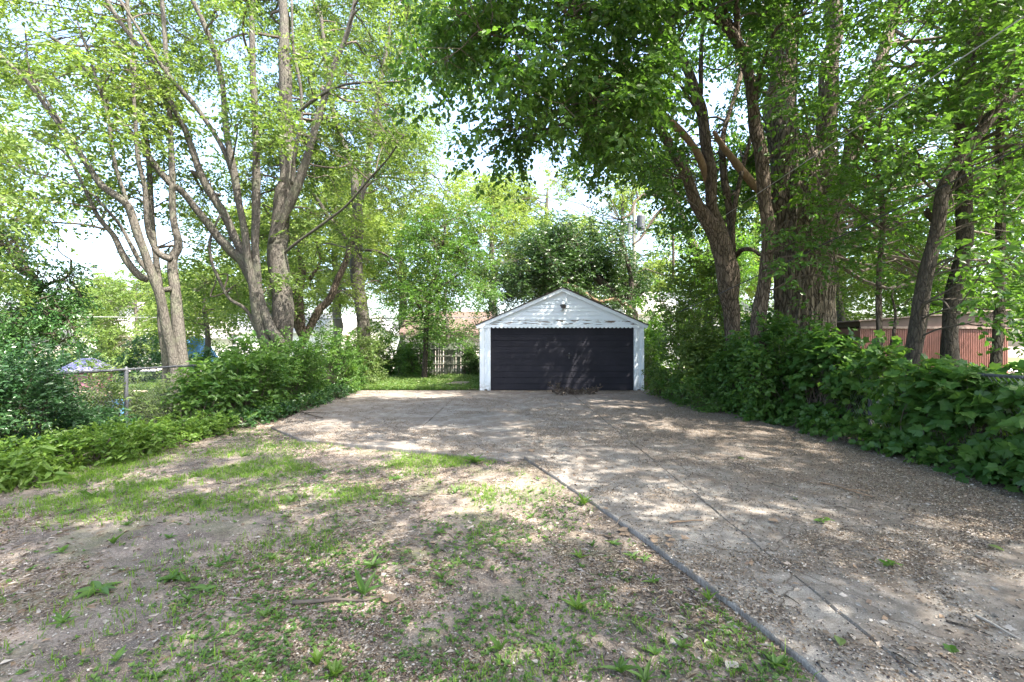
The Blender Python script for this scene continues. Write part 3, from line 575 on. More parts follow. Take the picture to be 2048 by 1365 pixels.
def tree(label, mat, stems, limbs, blobs, leafmat, lsize=.10, per=9, twigs=7, clusters=22, tl=.4, leaf=T_DIA, seed=0, name="tree", ground=True, sides=12, rough=.05, droop=.28, wr=.55, group=None, flat=.8, base=None, big=0, wood=None, sq=.8, branch_r=.011, density=1.0, parts_leaf=None):
    r = np.random.RandomState(seed + 100); allP = []; allR = []
    P0, R0 = limb_px(stems[0]) if not isinstance(stems[0][0], np.ndarray) else stems[0]
    rootz = soil_h(P0[0][0], P0[0][1]); root = thing(name, (P0[0][0], P0[0][1], float(rootz)), label, "tree", group)
    for si, st in enumerate(list(stems) + list(limbs)):
        P, R = limb_px(st) if not isinstance(st[0], np.ndarray) else st
        if si < len(stems) and ground:
            g = P[0].copy(); g[2] = -.15; b0 = P[0] * .35 + g * .65
            P = np.vstack([g, b0, P]); R = np.concatenate([[R[0] * 1.3, R[0] * 1.1], R])
        P = smooth_line(P, 6); R = np.interp(np.linspace(0, 1, len(P)), np.linspace(0, 1, len(R)), R)
        jit = Noise(seed * 7 + si, .8, 5, 14, 1); P = P + np.stack([jit(P[:, 2] + 9), jit(P[:, 2] + 31), jit(P[:, 0] * 2 + 5) * .3], -1) * R[:, None] * .16
        b = MB(); b.tube(P, R, sides if R.max() > .08 else 8, True, rough, seed + si)
        mm = mat if len(st) < 5 or isinstance(st[0], np.ndarray) else M[st[4]]
        b.build("trunk" if si < len(stems) else "limb", mm, root, True)
        sel = P[:, 2] > 1.6; allP.append(P[sel]); allR.append(R[sel])
    LP = np.vstack(allP); LR = np.concatenate(allR)
    tw = MB(); lf = MB(); allL = []
    for bc in blobs:
        c = np.array(bc[:3], float); rad = bc[3]; dd = np.linalg.norm(LP - c, axis=1) + 1.2 * np.maximum(0, LP[:, 2] - c[2] + .2); q = int(np.argmin(dd))
        p = LP[q]; L = np.linalg.norm(c - p) + 1e-3; r0 = float(np.clip(LR[q] * .55, .01, .012 + branch_r * L)); mid = (p + c) / 2 + np.array((0, 0, .10 * L)) + r.normal(size=3) * .07 * L
        B = smooth_line(np.array([p, p * .6 + mid * .4 + r.normal(size=3) * .06 * L, mid, (mid + c) / 2 + r.normal(size=3) * .07 * L, c + r.normal(size=3) * .2]), 3); tw.tube(B, np.linspace(r0, .007, len(B)), 5, False)
        k = max(3, int(clusters * density * (rad / 1.0) ** 2)); u = nrm(r.normal(size=(k, 3))) * (r.uniform(0, 1, (k, 1)) ** .42); Cc = c + u * rad * np.array((1, 1, sq))
        for cc in Cc:
            s0 = B[r.randint(len(B) // 3, len(B))]; m2 = (s0 + cc) / 2 + r.normal(size=3) * .08; tw.tube(np.array([s0, m2, cc]), np.array([.007, .005, .003]), 3, False)
        O = np.repeat(Cc, twigs, 0) + r.normal(size=(k * twigs, 3)) * .13; outd = np.repeat(nrm(Cc - (c + p) / 2), twigs, 0) * .5 + r.normal(size=(k * twigs, 3)) * np.array((.8, .8, .35)); outd[:, 2] -= droop * .6
        allL.append(twig_leaves(r, O, outd, per, tl, lsize, droop, flat))
    if len(blobs):
        tw.build("twigs", wood or M['twig'], root, False, kind="stuff")
        P, D, Nn, L = (np.concatenate([a[k] for a in allL]) for k in range(4))
        if parts_leaf:
            px = CX + FPX * P[:, 0] / np.maximum(P[:, 1], .1); py = HY - FPX * (P[:, 2] - CAMZ) / np.maximum(P[:, 1], .1)
            inv = (P[:, 1] > 1) & (px > 0) & (px < 2048) & (py > 0) & (py < 1365); order = np.where(inv)[0]; order = order[np.argsort(np.linalg.norm(P[order] - CAMV, axis=1) / L[order])][:300]
            leaf_parts(root, P[order], D[order], Nn[order], L[order], wr, parts_leaf, leafmat); keep = np.ones(len(P), bool); keep[order] = False; P, D, Nn, L = P[keep], D[keep], Nn[keep], L[keep]
        add_leaves(lf, P, D, Nn, L, wr, leaf); lf.build("crown", leafmat, root, False, kind="stuff"); tree.count += len(P)
    return root
tree.count = 0
LM = {}
def leaf_mesh(key, mat):
    if (key, mat.name) in LM: return LM[(key, mat.name)]
    if key == 'oval':
        n = 9; t = np.linspace(0, 1, n); w = .5 * np.sin(np.pi * t ** .8) ** .8 * (1 - .25 * t); v = []
        for tt, ww in zip(t, w): v += [(-ww, tt, .10 * ww * 2 - .16 * tt * tt), (0, tt, -.16 * tt * tt), (ww, tt, .10 * ww * 2 - .16 * tt * tt)]
        f = [(3 * k, 3 * k + 1, 3 * k + 4, 3 * k + 3) for k in range(n - 1)] + [(3 * k + 1, 3 * k + 2, 3 * k + 5, 3 * k + 4) for k in range(n - 1)]
        b = MB().add(v, f)
    else:
        c = np.array([(0, .05), (.10, -.06), (.30, -.08), (.50, .04), (.60, .20), (.47, .28), (.56, .46), (.66, .64), (.44, .62), (.32, .66), (.24, .84), (.10, .92), (0, 1.08)])
        full = np.vstack([c, (c[1:-1] * (-1, 1))[::-1]]); z = .16 * np.abs(full[:, 0]) ** 1.2 - .18 * (full[:, 1] - .3) ** 2; v = [(x, y, zz) for (x, y), zz in zip(full, z)]
        v += [(0, .35, -.05), (0, .7, -.09)]; m = len(full); f = [(m if (full[a][1] + full[(a + 1) % m][1]) / 2 < .6 else m + 1, a, (a + 1) % m) for a in range(m)] + [(m, 8, m + 1), (m, m + 1, 16)]
        b = MB().add(v, f)
    me = b.mesh("leaf_" + key, mat, smooth=False); LM[(key, mat.name)] = me; return me
def leaf_parts(root, P, D, Nn, L, wr, key, mat):
    s, d, n = leaf_frames(P, D, Nn); me = leaf_mesh(key, mat); org = _org(root)
    for k in range(len(P)):
        l = float(L[k]); sx = l * wr; A = Matrix(((s[k][0] * sx, d[k][0] * l, n[k][0] * l, P[k][0]), (s[k][1] * sx, d[k][1] * l, n[k][1] * l, P[k][1]), (s[k][2] * sx, d[k][2] * l, n[k][2] * l, P[k][2]), (0, 0, 0, 1)))
        inst("leaf", me, root, A)
def rb(seed, pxr, pyr, Yr, n, rad, keep=None):
    r = np.random.RandomState(seed); out = []; tries = 0
    while len(out) < n and tries < n * 20:
        tries += 1; px, py, Y = r.uniform(*pxr), r.uniform(*pyr), r.uniform(*Yr)
        if keep is not None and not keep(px, py): continue
        out.append((*W(px, py, Y), r.uniform(*rad)))
    return out
def rw(seed, xr, yr, zr, n, rad):
    r = np.random.RandomState(seed); return [(r.uniform(*xr), r.uniform(*yr), r.uniform(*zr), r.uniform(*rad)) for _ in range(n)]

# ------------------------------------------------------------ left trees
sky_gap = lambda px, py: not (py > 405 - .0 * px and py < 640 and 60 < px < 335 and not (px > 260 and py < 470)) 
tree("multi-stemmed pale tree with five thin leaning stems, furthest left behind the chain link fence", M['bark_gray'],
     [([(352, 745), (332, 650), (318, 590), (300, 545), (285, 495), (262, 424), (244, 401), (202, 371), (169, 322), (139, 277), (101, 225), (56, 165), (0, 109)], 10.8, 9.6, (25, 22, 20, 18, 16, 13, 8)),
      ([(366, 745), (358, 660), (350, 590), (343, 545), (345, 515), (357, 490), (349, 440), (345, 380), (342, 300), (338, 180), (325, 40), (320, -120)], 11, 11.8, (27, 25, 23, 17, 15, 12, 10, 8)),
      ([(330, 742), (324, 660), (322, 590), (312, 510), (304, 430), (298, 340), (286, 240), (268, 120), (250, -40)], 11.4, 12.5, (17, 15, 13, 12, 10, 8))],
     [([(300, 560), (282, 552), (262, 530), (244, 505), (225, 470), (199, 440), (180, 405), (150, 337), (124, 300), (75, 281)], 10.8, 10.0, (18, 17, 14, 11, 8, 5)),
      ([(298, 545), (278, 520), (262, 490), (240, 450), (205, 410), (180, 386), (94, 352)], 10.8, 10.6, (12, 10, 8, 4)),
      ([(343, 520), (325, 512), (313, 500), (300, 470), (294, 440), (290, 375), (277, 319), (270, 230), (262, 120)], 11, 10.6, (16, 15, 13, 10, 6)),
      ([(311, 574), (323, 580), (340, 578)], 10.9, 11, (12, 12, 14)),
      ([(258, 420), (250, 390), (232, 335), (222, 285), (214, 232), (190, 150), (160, 60)], 10.4, 10.2, (11, 9, 8, 5)),
      ([(169, 322), (120, 240), (62, 150), (50, 60)], 10, 9.4, (7, 6, 4))],
     rb(1, (-150, 330), (-160, 400), (11.2, 14.5), 42, (.75, 1.2), sky_gap) + rb(101, (-150, 330), (-160, 330), (8.8, 10.8), 17, (.5, .8), sky_gap) + rb(2, (-100, 240), (360, 470), (9, 11), 5, (.55, .8)) + rb(3, (300, 420), (-100, 560), (12.4, 14.5), 8, (.7, 1.0)),
     M['leafA'], .125, 9, 6, 15, .46, seed=1, name="multi_stem_tree")
tree("big forked tree at left middle with thick dappled trunk and long rising stems", M['bark_gray'],
     [([(556, 715), (566, 645), (563, 580), (561, 520), (564, 440), (568, 370), (571, 280), (573, 180), (570, 90), (565, 0), (560, -160)], 13, 13.4, (40, 46, 43, 40, 34, 29, 25, 20, 16))],
     [([(540, 700), (528, 664), (511, 600), (501, 544), (494, 500), (482, 430), (469, 356), (450, 244), (442, 150), (412, 56), (382, -10), (340, -120)], 12.6, 11.2, (25, 23, 20, 17, 15, 13, 12, 10, 8)),
      ([(560, 690), (538, 650), (516, 575), (512, 500), (513, 400), (511, 300), (508, 200), (505, 80), (500, -80)], 12.5, 11.8, (25, 23, 19, 17, 16, 15, 13, 10)),
      ([(512, 570), (488, 526), (458, 500), (430, 472), (394, 424), (365, 385), (337, 364), (292, 307), (244, 244), (222, 221), (195, 169), (142, 105), (94, 67)], 12.6, 10.4, (24, 21, 18, 15, 13, 11, 8)),
      ([(500, 530), (469, 480), (440, 420), (405, 356), (380, 290), (364, 244), (330, 176), (307, 131), (244, 49), (200, -20)], 12.6, 11, (21, 19, 16, 14, 11, 8)),
      ([(466, 350), (442, 292), (394, 217), (337, 150), (300, 94), (240, 0)], 12, 11, (14, 12, 10, 7)),
      ([(548, 490), (576, 412), (606, 330), (628, 266), (650, 195), (673, 124), (692, 75), (711, 0), (730, -100)], 13, 12.4, (22, 20, 17, 13, 11, 9, 7)),
      ([(583, 370), (587, 319), (602, 244), (602, 180), (587, 94), (583, 0)], 12.8, 12.4, (9, 8, 6, 5)),
      ([(526, 700), (502, 638), (486, 615), (458, 597), (438, 559), (423, 523), (420, 480), (440, 430)], 12.5, 12, (9, 8, 7, 5)),
      ([(556, 520), (587, 491), (643, 450), (692, 412), (737, 360), (774, 319), (808, 270)], 13.2, 11.2, (7, 6, 5, 4, 3)),
      ([(590, 230), (636, 195), (692, 169), (774, 165), (812, 161), (870, 130)], 12.4, 11.6, (8, 6, 5, 3))],
     rb(4, (330, 900), (-220, 330), (13.4, 17), 62, (.8, 1.3), lambda x, y: not (x > 830 and y > 150)) + rb(104, (380, 860), (-160, 300), (9.8, 12.2), 24, (.45, .75), lambda x, y: not (x > 780 and y > 150)) + rb(5, (395, 690), (330, 520), (13.5, 15.5), 17, (.6, .95)) + rb(6, (400, 620), (520, 610), (12.2, 14.5), 9, (.4, .7)),
     M['leafB'], .12, 9, 6, 15, .46, seed=2, name="forked_tree", sides=18, rough=.06)
tree("straight pale trunk with high fork between the big forked tree and the garage", M['bark_gray'],
     [([(731, 700), (724, 620), (714, 550), (711, 490), (714, 440), (713, 400), (708, 350), (692, 300), (669, 240), (655, 150), (640, 20)], 19, 19.5, (28, 27, 25, 22, 17, 14, 11, 7))],
     [([(713, 450), (722, 390), (735, 330), (745, 265), (752, 225), (770, 120), (785, 10)], 19, 19.3, (17, 15, 14, 12, 8, 6)),
      ([(707, 510), (690, 480), (662, 442), (636, 401), (610, 370)], 19, 18.5, (12, 11, 9, 5)),
      ([(715, 500), (760, 505), (800, 530)], 19, 18.6, (7, 5, 3))],
     rb(7, (620, 940), (-120, 420), (19.7, 23), 44, (1.1, 1.7), lambda x, y: not (x > 860 and y < 130) and not (x > 870 and 180 < y < 300)) + rb(8, (600, 820), (400, 590), (19.8, 22.5), 12, (.8, 1.2)),
     M['leafC'], .13, 8, 6, 12, .5, seed=3, name="pale_trunk_tree")
tree("leaning grey trunk with ragged brown stub behind the big forked tree", M['bark_mul'],
     [([(600, 700), (634, 626), (655, 602), (678, 555), (693, 515), (715, 450)], 17, 18, (16, 18, 16, 12, 8))],
     [([(612, 680), (600, 640), (597, 590), (602, 540), (596, 500)], 17, 17, (20, 26, 24, 16, 6)), ([(620, 560), (640, 520), (628, 470)], 17, 17, (8, 6, 4))],
     rb(9, (570, 720), (420, 640), (16.5, 19.5), 14, (.6, 1.0)), M['leafC'], .12, 8, 5, 14, .45, seed=4, name="leaning_tree")
tree("slim dark tree with spreading leafy crown in front of the picket fence", M['bark_dark'],
     [([(849, 752), (851, 700), (853, 640), (860, 590), (872, 545), (885, 500), (890, 450)], 20.5, 20.5, (12, 11, 9, 7, 4))],
     [([(853, 640), (830, 600), (800, 560)], 20.5, 20, (5, 4, 2)), ([(858, 600), (890, 570), (930, 540)], 20.5, 20, (5, 4, 2))],
     rb(10, (760, 970), (430, 680), (18.8, 22), 38, (.8, 1.25), lambda x, y: not (x < 800 and y < 480)), M['leafG'], .13, 8, 6, 13, .5, seed=5, name="slim_tree")
tree("dark green maple with dense low crown spreading behind the garage roof", M['bark_dark'],
     [([(1268, 690), (1264, 630), (1250, 605), (1228, 590), (1200, 560), (1170, 520), (1150, 480)], 24.5, 25, (22, 20, 18, 15, 9, 5))],
     [([(1262, 618), (1232, 600), (1197, 603), (1155, 576), (1120, 560)], 24.4, 23.6, (8, 9, 8, 6, 3), 'wood_peeled'), ([(1255, 610), (1262, 560), (1250, 500), (1230, 460)], 24.5, 25, (12, 9, 5))],
     rb(11, (985, 1275), (462, 600), (23.3, 27), 56, (.9, 1.35), lambda x, y: (y > 480 + abs(x - 1120) * .25)) + rb(12, (1040, 1230), (440, 490), (24, 27), 13, (.7, 1.1)), M['leafD'], .16, 8, 7, 14, .5, seed=6, name="dark_maple", sq=.75, leaf=T_DIA)
tree("leaning tree with arching thin bare branches against the sky behind the utility pole", M['bark_mul'],
     [([(1450, 640), (1420, 570), (1395, 510), (1365, 440), (1347, 400), (1335, 370), (1325, 330)], 26, 26, (24, 20, 18, 15, 12, 8)),],
     [([(1347, 425), (1335, 405), (1312, 392), (1290, 390), (1270, 405), (1262, 428), (1240, 440)], 26, 25, (9, 8, 7, 6, 4)), ([(1342, 418), (1325, 420), (1308, 435), (1295, 455), (1280, 478), (1265, 490)], 26, 25.5, (8, 7, 6, 4)),
      ([(1346, 560), (1347, 520), (1346, 460), (1345, 400), (1348, 370)], 24, 24, (6, 5, 5, 4)), ([(1300, 400), (1298, 380), (1308, 365)], 25.6, 25.4, (4, 3, 2)), ([(1330, 405), (1335, 380), (1330, 365)], 26, 26, (6, 4, 3))],
     rb(13, (1000, 1420), (280, 430), (24, 28), 15, (.7, 1.2)) + rb(14, (1180, 1420), (440, 560), (24.5, 27), 7, (.4, .7)), M['leafC'], .13, 7, 5, 9, .5, seed=7, name="arching_tree", droop=.5, density=.8)
# ------------------------------------------------------------ right trees
# leaves fade out where the photo shows open sky: gap between canopies
gapR = lambda x, y: not (x < 1010 and y > 300) and not (x < 960 and y > 215) and not (1020 < x < 1095 and 15 < y < 60)
mulb = tree("mulberry tree with several curving furrowed stems and a big leafy canopy over the driveway", M['bark_mul'],
     [([(1463, 700), (1461, 640), (1456, 597), (1449, 523), (1437, 472), (1418, 440), (1391, 400), (1373, 350), (1350, 308), (1320, 262), (1286, 215), (1256, 160), (1238, 116)], 12, 11.2, (33, 36, 38, 40, 30, 26, 22, 20, 17, 13, 12)),
      ([(1462, 560), (1452, 512), (1432, 440), (1423, 394), (1418, 319), (1403, 225), (1380, 150), (1350, 94), (1335, 41), (1320, -60)], 12, 11.4, (30, 30, 28, 26, 22, 17, 12, 9)),
      ([(1466, 570), (1464, 500), (1460, 431), (1449, 356), (1444, 285), (1459, 225), (1478, 161), (1500, 60)], 12.2, 12.6, (20, 18, 14, 12, 10, 8))],
     [([(1181, 154), (1205, 163), (1234, 176), (1279, 202), (1335, 240), (1380, 285), (1403, 325), (1418, 370)], 10.6, 11.8, (12, 14, 15, 17, 18), 'wood_peeled'),
      ([(1427, 262), (1445, 292), (1470, 325), (1511, 372), (1540, 400)], 12.0, 12.4, (7, 15, 18, 15), 'wood_peeled'),
      ([(1466, 502), (1466, 450), (1485, 337), (1504, 262), (1520, 160)], 12, 12.4, (12, 11, 9, 6)),
      ([(1472, 512), (1485, 500), (1505, 500), (1520, 510)], 12, 11, (11, 10, 9)),
      ([(1403, 190), (1403, 120), (1405, 40), (1400, -60)], 11.6, 11.6, (9, 8, 5)),
      ([(1256, 160), (1200, 110), (1120, 80), (1040, 90), (960, 60)], 11.2, 7.6, (8, 7, 5, 4)),
      ([(1400, 230), (1330, 130), (1230, 60), (1130, 30)], 11.4, 8, (9, 7, 5)),
      ([(1181, 156), (1150, 180), (1110, 230), (1090, 270)], 10.6, 9, (6, 5, 3))],
     rb(15, (890, 1330), (-120, 225), (7.2, 10.2), 50, (.55, .9), gapR) + rb(16, (985, 1300), (200, 300), (8.4, 10.5), 14, (.45, .7), gapR) + rb(17, (1060, 1420), (150, 400), (12.4, 15), 22, (.6, .9), lambda x, y: y < 260 + (x - 1060) * .45)
     + rb(18, (1320, 1560), (-100, 480), (13, 16), 20, (.7, 1.1)) + rb(19, (960, 1010), (215, 320), (8, 9), 2, (.3, .4)) + rb(119, (1070, 1330), (280, 400), (10, 12.5), 9, (.3, .5)) + rw(118, (-1.0, 7.5), (3.2, 9.6), (9.2, 11.2), 34, (.75, 1.15)),
     M['leafG'], .125, 8, 7, 17, .42, branch_r=.008, leaf=T_HEX, seed=11, name="mulberry_tree", wr=.68, droop=.45, rough=.09, sides=20, parts_leaf='oval', wood=M['twig'])
tree("bare-sided trunk standing in front of the right fence, rooted at the edge of the driveway", M['bark_mul'],
     [([(1514, 815), (1515, 760), (1518, 670), (1525, 597), (1536, 523), (1536, 450), (1531, 400), (1523, 345), (1515, 290), (1504, 225), (1500, 150), (1481, 94), (1448, 49), (1384, 0), (1330, -50)], 10.3, 9.8, (38, 32, 30, 30, 28, 26, 24, 22, 20, 16))],
     [([(1490, 125), (1476, 60), (1474, 0), (1478, -80)], 10, 9.6, (16, 14, 12)), ([(1481, 94), (1462, 50), (1440, 0), (1425, -60)], 10, 9.8, (14, 12, 10)),
      ([(1504, 215), (1530, 120), (1560, 50), (1640, 20)], 10, 8.8, (9, 7, 4)), ([(1520, 330), (1560, 300), (1600, 270), (1660, 280)], 10, 9, (6, 5, 3))],
     rb(20, (1290, 1620), (-160, 40), (8.5, 11.5), 16, (.6, .95)) + rb(21, (1500, 1760), (60, 330), (8, 10.5), 11, (.4, .65)) + rb(22, (1540, 1720), (380, 560), (8.6, 10.4), 7, (.35, .5)),
     M['leafG'], .115, 8, 6, 16, .4, leaf=T_HEX, seed=12, name="driveway_tree", wr=.62, rough=.09, sides=20)

# huge furrowed trunk: ridged geometry
def furrowed(P, R, seed, n=230, ridges=34, amp=.036, sub=16):
    P = smooth_line(P, sub); m = len(P); R = np.interp(np.linspace(0, 1, m), np.linspace(0, 1, len(R)), R); T = nrm(np.gradient(P, axis=0)); U = nrm(np.cross(T, (0, 1., 0))); V = np.cross(T, U)
    a = np.arange(n) * 2 * math.pi / n; A, Zt = np.meshgrid(a, np.arange(m) / m * np.linalg.norm(P[-1] - P[0])); wob = Noise(seed, .8, 6, 20, 3); w2 = Noise(seed + 1, 2, 16, 24, 3)
    ca, sa = np.cos(A) * 2.0, np.sin(A) * 2.0; ph = A * ridges + 3.4 * wob(ca * 1.3, sa * 1.3, Zt * .9) + 1.2 * w2(ca, sa, Zt * 1.1); rd = np.abs(np.sin(ph / 2)) ** .55; brk = 1.1 * w2(ca * 2.6, sa * 2.6, Zt * 1.3)
    rr = R[:, None] * (1 + .05 * wob(ca * .5, sa * .5, Zt * .4)) + amp * (rd - .6) + amp * .4 * brk * rd
    v = P[:, None] + (np.cos(A)[..., None] * U[:, None] + np.sin(A)[..., None] * V[:, None]) * rr[..., None]
    i, j = np.meshgrid(np.arange(m - 1), np.arange(n), indexing='ij'); j2 = (j + 1) % n; return v.reshape(-1, 3), np.stack([i * n + j, i * n + j2, (i + 1) * n + j2, (i + 1) * n + j], -1).reshape(-1, 4)
Yi = 12.6; s_ = Yi / FPX
hp = np.array([W(1610, 800, Yi), W(1610, 740, Yi), W(1610, 690, Yi), W(1609, 600, Yi), W(1611, 520, Yi), W(1613, 450, Yi), W(1612, 400, Yi), W(1611, 350, Yi), W(1610, 300, Yi), W(1610, 262, Yi)]); hr = np.array([76, 64, 55, 51, 53, 56, 53, 44, 26, 2]) * s_; hp[0][2] = -.15
huge = tree("huge old tree with enormous deeply furrowed trunk behind the right fence", M['bark_rugged'],
     [(np.array([W(1590, 500, Yi), W(1578, 420, Yi), W(1566, 300, Yi), W(1560, 150, Yi + .2), W(1555, 0, Yi + .3), W(1548, -200, Yi + .5)]), np.array([26, 29, 28, 25, 22, 17]) * s_)],
     [([(1638, 500), (1646, 420), (1652, 300), (1660, 150), (1664, 0), (1668, -200)], 12.7, 13.2, (54, 54, 46, 42, 38, 26)), ([(1650, 480), (1680, 380), (1718, 250), (1765, 110), (1800, 0), (1850, -150)], 12.9, 13.6, (40, 38, 34, 29, 22, 16)),
      ([(1592, 480), (1592, 225), (1594, 120), (1597, 38)], 12.0, 12.1, (5, 5, 4))],
     rb(23, (1480, 2100), (-250, 250), (13.8, 17.5), 42, (.8, 1.25)) + rb(24, (1620, 2080), (150, 640), (13.8, 17.5), 44, (.75, 1.15)) + rb(26, (1540, 1760), (220, 430), (10.2, 11.8), 12, (.4, .65))
     + rw(27, (3.0, 10), (4, 11.5), (9.2, 12), 24, (.9, 1.3)) + rw(127, (8.5, 12), (8, 14), (8, 12), 14, (.9, 1.3)),
     M['leafI'], .14, 8, 6, 12, .45, branch_r=.0055, seed=13, name="huge_tree", ground=False, sides=28, rough=.10, wr=.6, leaf=T_DIA)
v, f = furrowed(hp, hr, 5); MB().add(v, f).build("trunk", M['bark_rugged'], huge, True)

tree("tall shade tree beside the driveway close to the camera, its crown spreading overhead", M['bark_mul'],
     [(np.array([(6.9, -2.6, .4), (6.7, -2.4, 4), (6.0, -1.8, 7), (5.2, -1.2, 10)]), np.array([.32, .26, .18, .06]))], [(np.array([(6.4, -2.1, 5.4), (3.6, -.6, 7.4), (.4, .6, 8.4), (-1.6, 1.4, 8.8)]), np.array([.14, .11, .07, .03])), (np.array([(6.5, -2.2, 5.0), (8.2, .2, 7.0), (9.6, 2.6, 8.4)]), np.array([.14, .10, .04]))],
     rw(25, (-2.5, 6.0), (-2.5, 4.0), (7.0, 9.5), 62, (.7, 1.1)) + rw(29, (5.5, 12), (-3.5, 4.5), (7.0, 9.5), 60, (.7, 1.15)) + rw(28, (1, 9), (-7, -1), (7.8, 11.5), 18, (.9, 1.3)),
     M['leafI'], .13, 8, 6, 14, .45, branch_r=.005, seed=21, name="shade_tree", wr=.62)
tree("tall dark straight trunk, rightmost of the two thick trunks in front of the metal shed", M['bark_dark'],
     [([(1903, 740), (1904, 690), (1911, 600), (1922, 512), (1930, 375), (1924, 262), (1932, 131), (1952, 19), (1965, -120)], 8.8, 8.8, (46, 42, 38, 36, 34, 32, 28))],
     [([(1932, 150), (1985, 132), (2050, 100), (2120, 60)], 8.8, 8.2, (13, 11, 8), 'wood_peeled'), ([(1926, 250), (1945, 200), (1990, 100), (2040, 20)], 8.8, 8.2, (9, 7, 4))],
     rb(30, (1780, 2140), (-200, 320), (7.2, 10), 30, (.5, .8)) + rw(130, (9, 14), (1, 8), (5.5, 11), 40, (.8, 1.3)), M['leafG'], .12, 8, 6, 14, .4, leaf=T_HEX, branch_r=.004, seed=14, name="dark_trunk_tree", wr=.65, rough=.06)
tree("smooth grey trunk leaning to the right and crossing the dark straight trunk", M['bark_dark'],
     [([(1818, 760), (1824, 709), (1838, 610), (1856, 518), (1872, 445), (1888, 375), (1922, 319), (1978, 244), (2048, 169), (2130, 60)], 8.1, 7.6, (38, 36, 33, 32, 30, 27, 24))],
     [([(1868, 440), (1858, 428), (1856, 418)], 8.1, 7.9, (14, 16, 8)), ([(1872, 460), (1920, 352), (1975, 320), (2060, 285)], 8.0, 7.4, (6, 6, 5))],
     rb(31, (1900, 2160), (100, 420), (6.5, 8.4), 12, (.35, .6)) + rb(32, (1960, 2100), (420, 640), (6.4, 7.6), 9, (.3, .5)), M['leafG'], .12, 8, 5, 14, .38, leaf=T_HEX, branch_r=.004, seed=15, name="crossing_trunk_tree", wr=.68, rough=.05)
tree("slender brown trunk at the far right edge behind the leaning trunk", M['bark_mul'],
     [([(1990, 740), (1997, 600), (2001, 512), (2001, 400), (1999, 300), (2006, 150), (2001, 0), (1995, -120)], 10, 10, (26, 24, 22, 20, 16))], [],
     rb(33, (1900, 2120), (-100, 650), (9, 11.5), 20, (.5, .8)) + rw(133, (11, 16), (6, 13), (5, 12), 30, (.9, 1.4)), M['leafI'], .12, 8, 6, 13, .4, branch_r=.005, seed=16, name="slender_tree")
tree("thin sapling with forked top between the huge trunk and the shed", M['bark_mul'],
     [([(1757, 740), (1757, 640), (1758, 540), (1765, 480), (1765, 412), (1759, 356), (1738, 300), (1710, 272), (1682, 251)], 9.2, 9.2, (15, 13, 12, 10, 7, 4))],
     [([(1765, 420), (1780, 375), (1800, 335), (1821, 262)], 9.2, 9, (7, 5, 3)), ([(1759, 356), (1752, 320), (1760, 250), (1778, 190)], 9.2, 9.4, (6, 4, 3)), ([(1775, 720), (1790, 640), (1783, 590)], 9.2, 9.2, (8, 6, 4))],
     rb(34, (1670, 1860), (180, 480), (8.4, 10.2), 15, (.4, .65)) + rb(35, (1680, 1900), (520, 640), (8.4, 9.6), 4, (.25, .4)), M['leafG'], .11, 8, 5, 13, .36, leaf=T_HEX, seed=17, name="sapling", wr=.6)
# background trees
def bgtree(x, y, h, rad, lab, lm, seed, th=None, ls=.2, n=16, nm="background_tree", zlo=.35):
    r = np.random.RandomState(seed); P = np.array([(x, y, 0), (x + .1, y, h * .3), (x - .1, y, h * .62), (x, y, h * .85)]); R = np.array([.28, .22, .14, .05]) * h / 10
    bl = []
    for k in range(n):
        u = nrm(r.normal(size=3)) * r.uniform(.3, 1) ** .5; bl.append((x + u[0] * rad, y + u[1] * rad * .8, h * (zlo + 1) / 2 + u[2] * h * (1 - zlo) / 2, rad * r.uniform(.32, .5)))
    return tree(lab, M['bark_gray'], [(P, R)], [], bl, lm, ls, 7, 6, 16 / max(1, (rad * .4)) ** 1.2, .6, seed=seed, name=nm, branch_r=.02)
bgtree(-38, 62, 12, 6.5, "broad light green tree on the horizon above the white bungalow", M['leafC'], 41, ls=.34); bgtree(-52, 64, 12, 7, "light green horizon tree leftmost beyond the bungalow", M['leafC'], 42, ls=.34)
bgtree(-13.5, 20.5, 5.2, 2.0, "small bushy tree with yellow-green crown behind the multi-stemmed tree", M['leafB'], 43, ls=.15, n=13)
bgtree(-9, 38, 15, 5.0, "tall pale yellow-green tree far behind the straight pale trunk", M['leafC'], 44, ls=.26, n=26); bgtree(-15.5, 41, 17, 5.5, "tall pale tree far behind the big forked trunk", M['leafC'], 45, ls=.28, n=26)
bgtree(-1.5, 36, 14.5, 4.0, "feathery pale tree rising left of the dark maple", M['leafC'], 46, ls=.24, n=20); bgtree(-24, 46, 16, 5, "tall pale tree behind the long white house", M['leafC'], 47, ls=.3, n=15, zlo=.45)
bgtree(11, 26, 8.5, 2.8, "yellow-green tree seen between the mulberry and the huge trunk", M['leafI'], 48, ls=.18, n=22, zlo=.15); bgtree(15.5, 22, 11, 3.4, "leafy tree directly behind the huge furrowed trunk", M['leafI'], 49, ls=.18, n=26, zlo=.1)
bgtree(20, 20.5, 11, 3.6, "bright leafy tree behind the left end of the metal shed", M['leafB'], 50, ls=.18, n=28, zlo=.1); bgtree(24.5, 20, 11.5, 3.8, "bright leafy tree behind the right end of the metal shed", M['leafB'], 51, ls=.18, n=28, zlo=.1)
bgtree(18.0, 34, 14, 4.2, "tall tree beyond the shed filling the gap above its roof", M['leafC'], 52, ls=.26, n=22, zlo=.2)
bgtree(12.3, 17.5, 6.5, 2.0, "young green tree just behind the shed seen past the sapling", M['leafB'], 53, ls=.14, n=18, zlo=.2)
bgtree(3.2, 42, 18.5, 5.2, "tall airy pale tree directly behind the dark maple, left of the utility pole", M['leafC'], 54, ls=.26, n=18, zlo=.3); bgtree(10.5, 44, 18.5, 5.4, "tall airy pale tree to the right of the utility pole", M['leafC'], 55, ls=.26, n=18, zlo=.25)
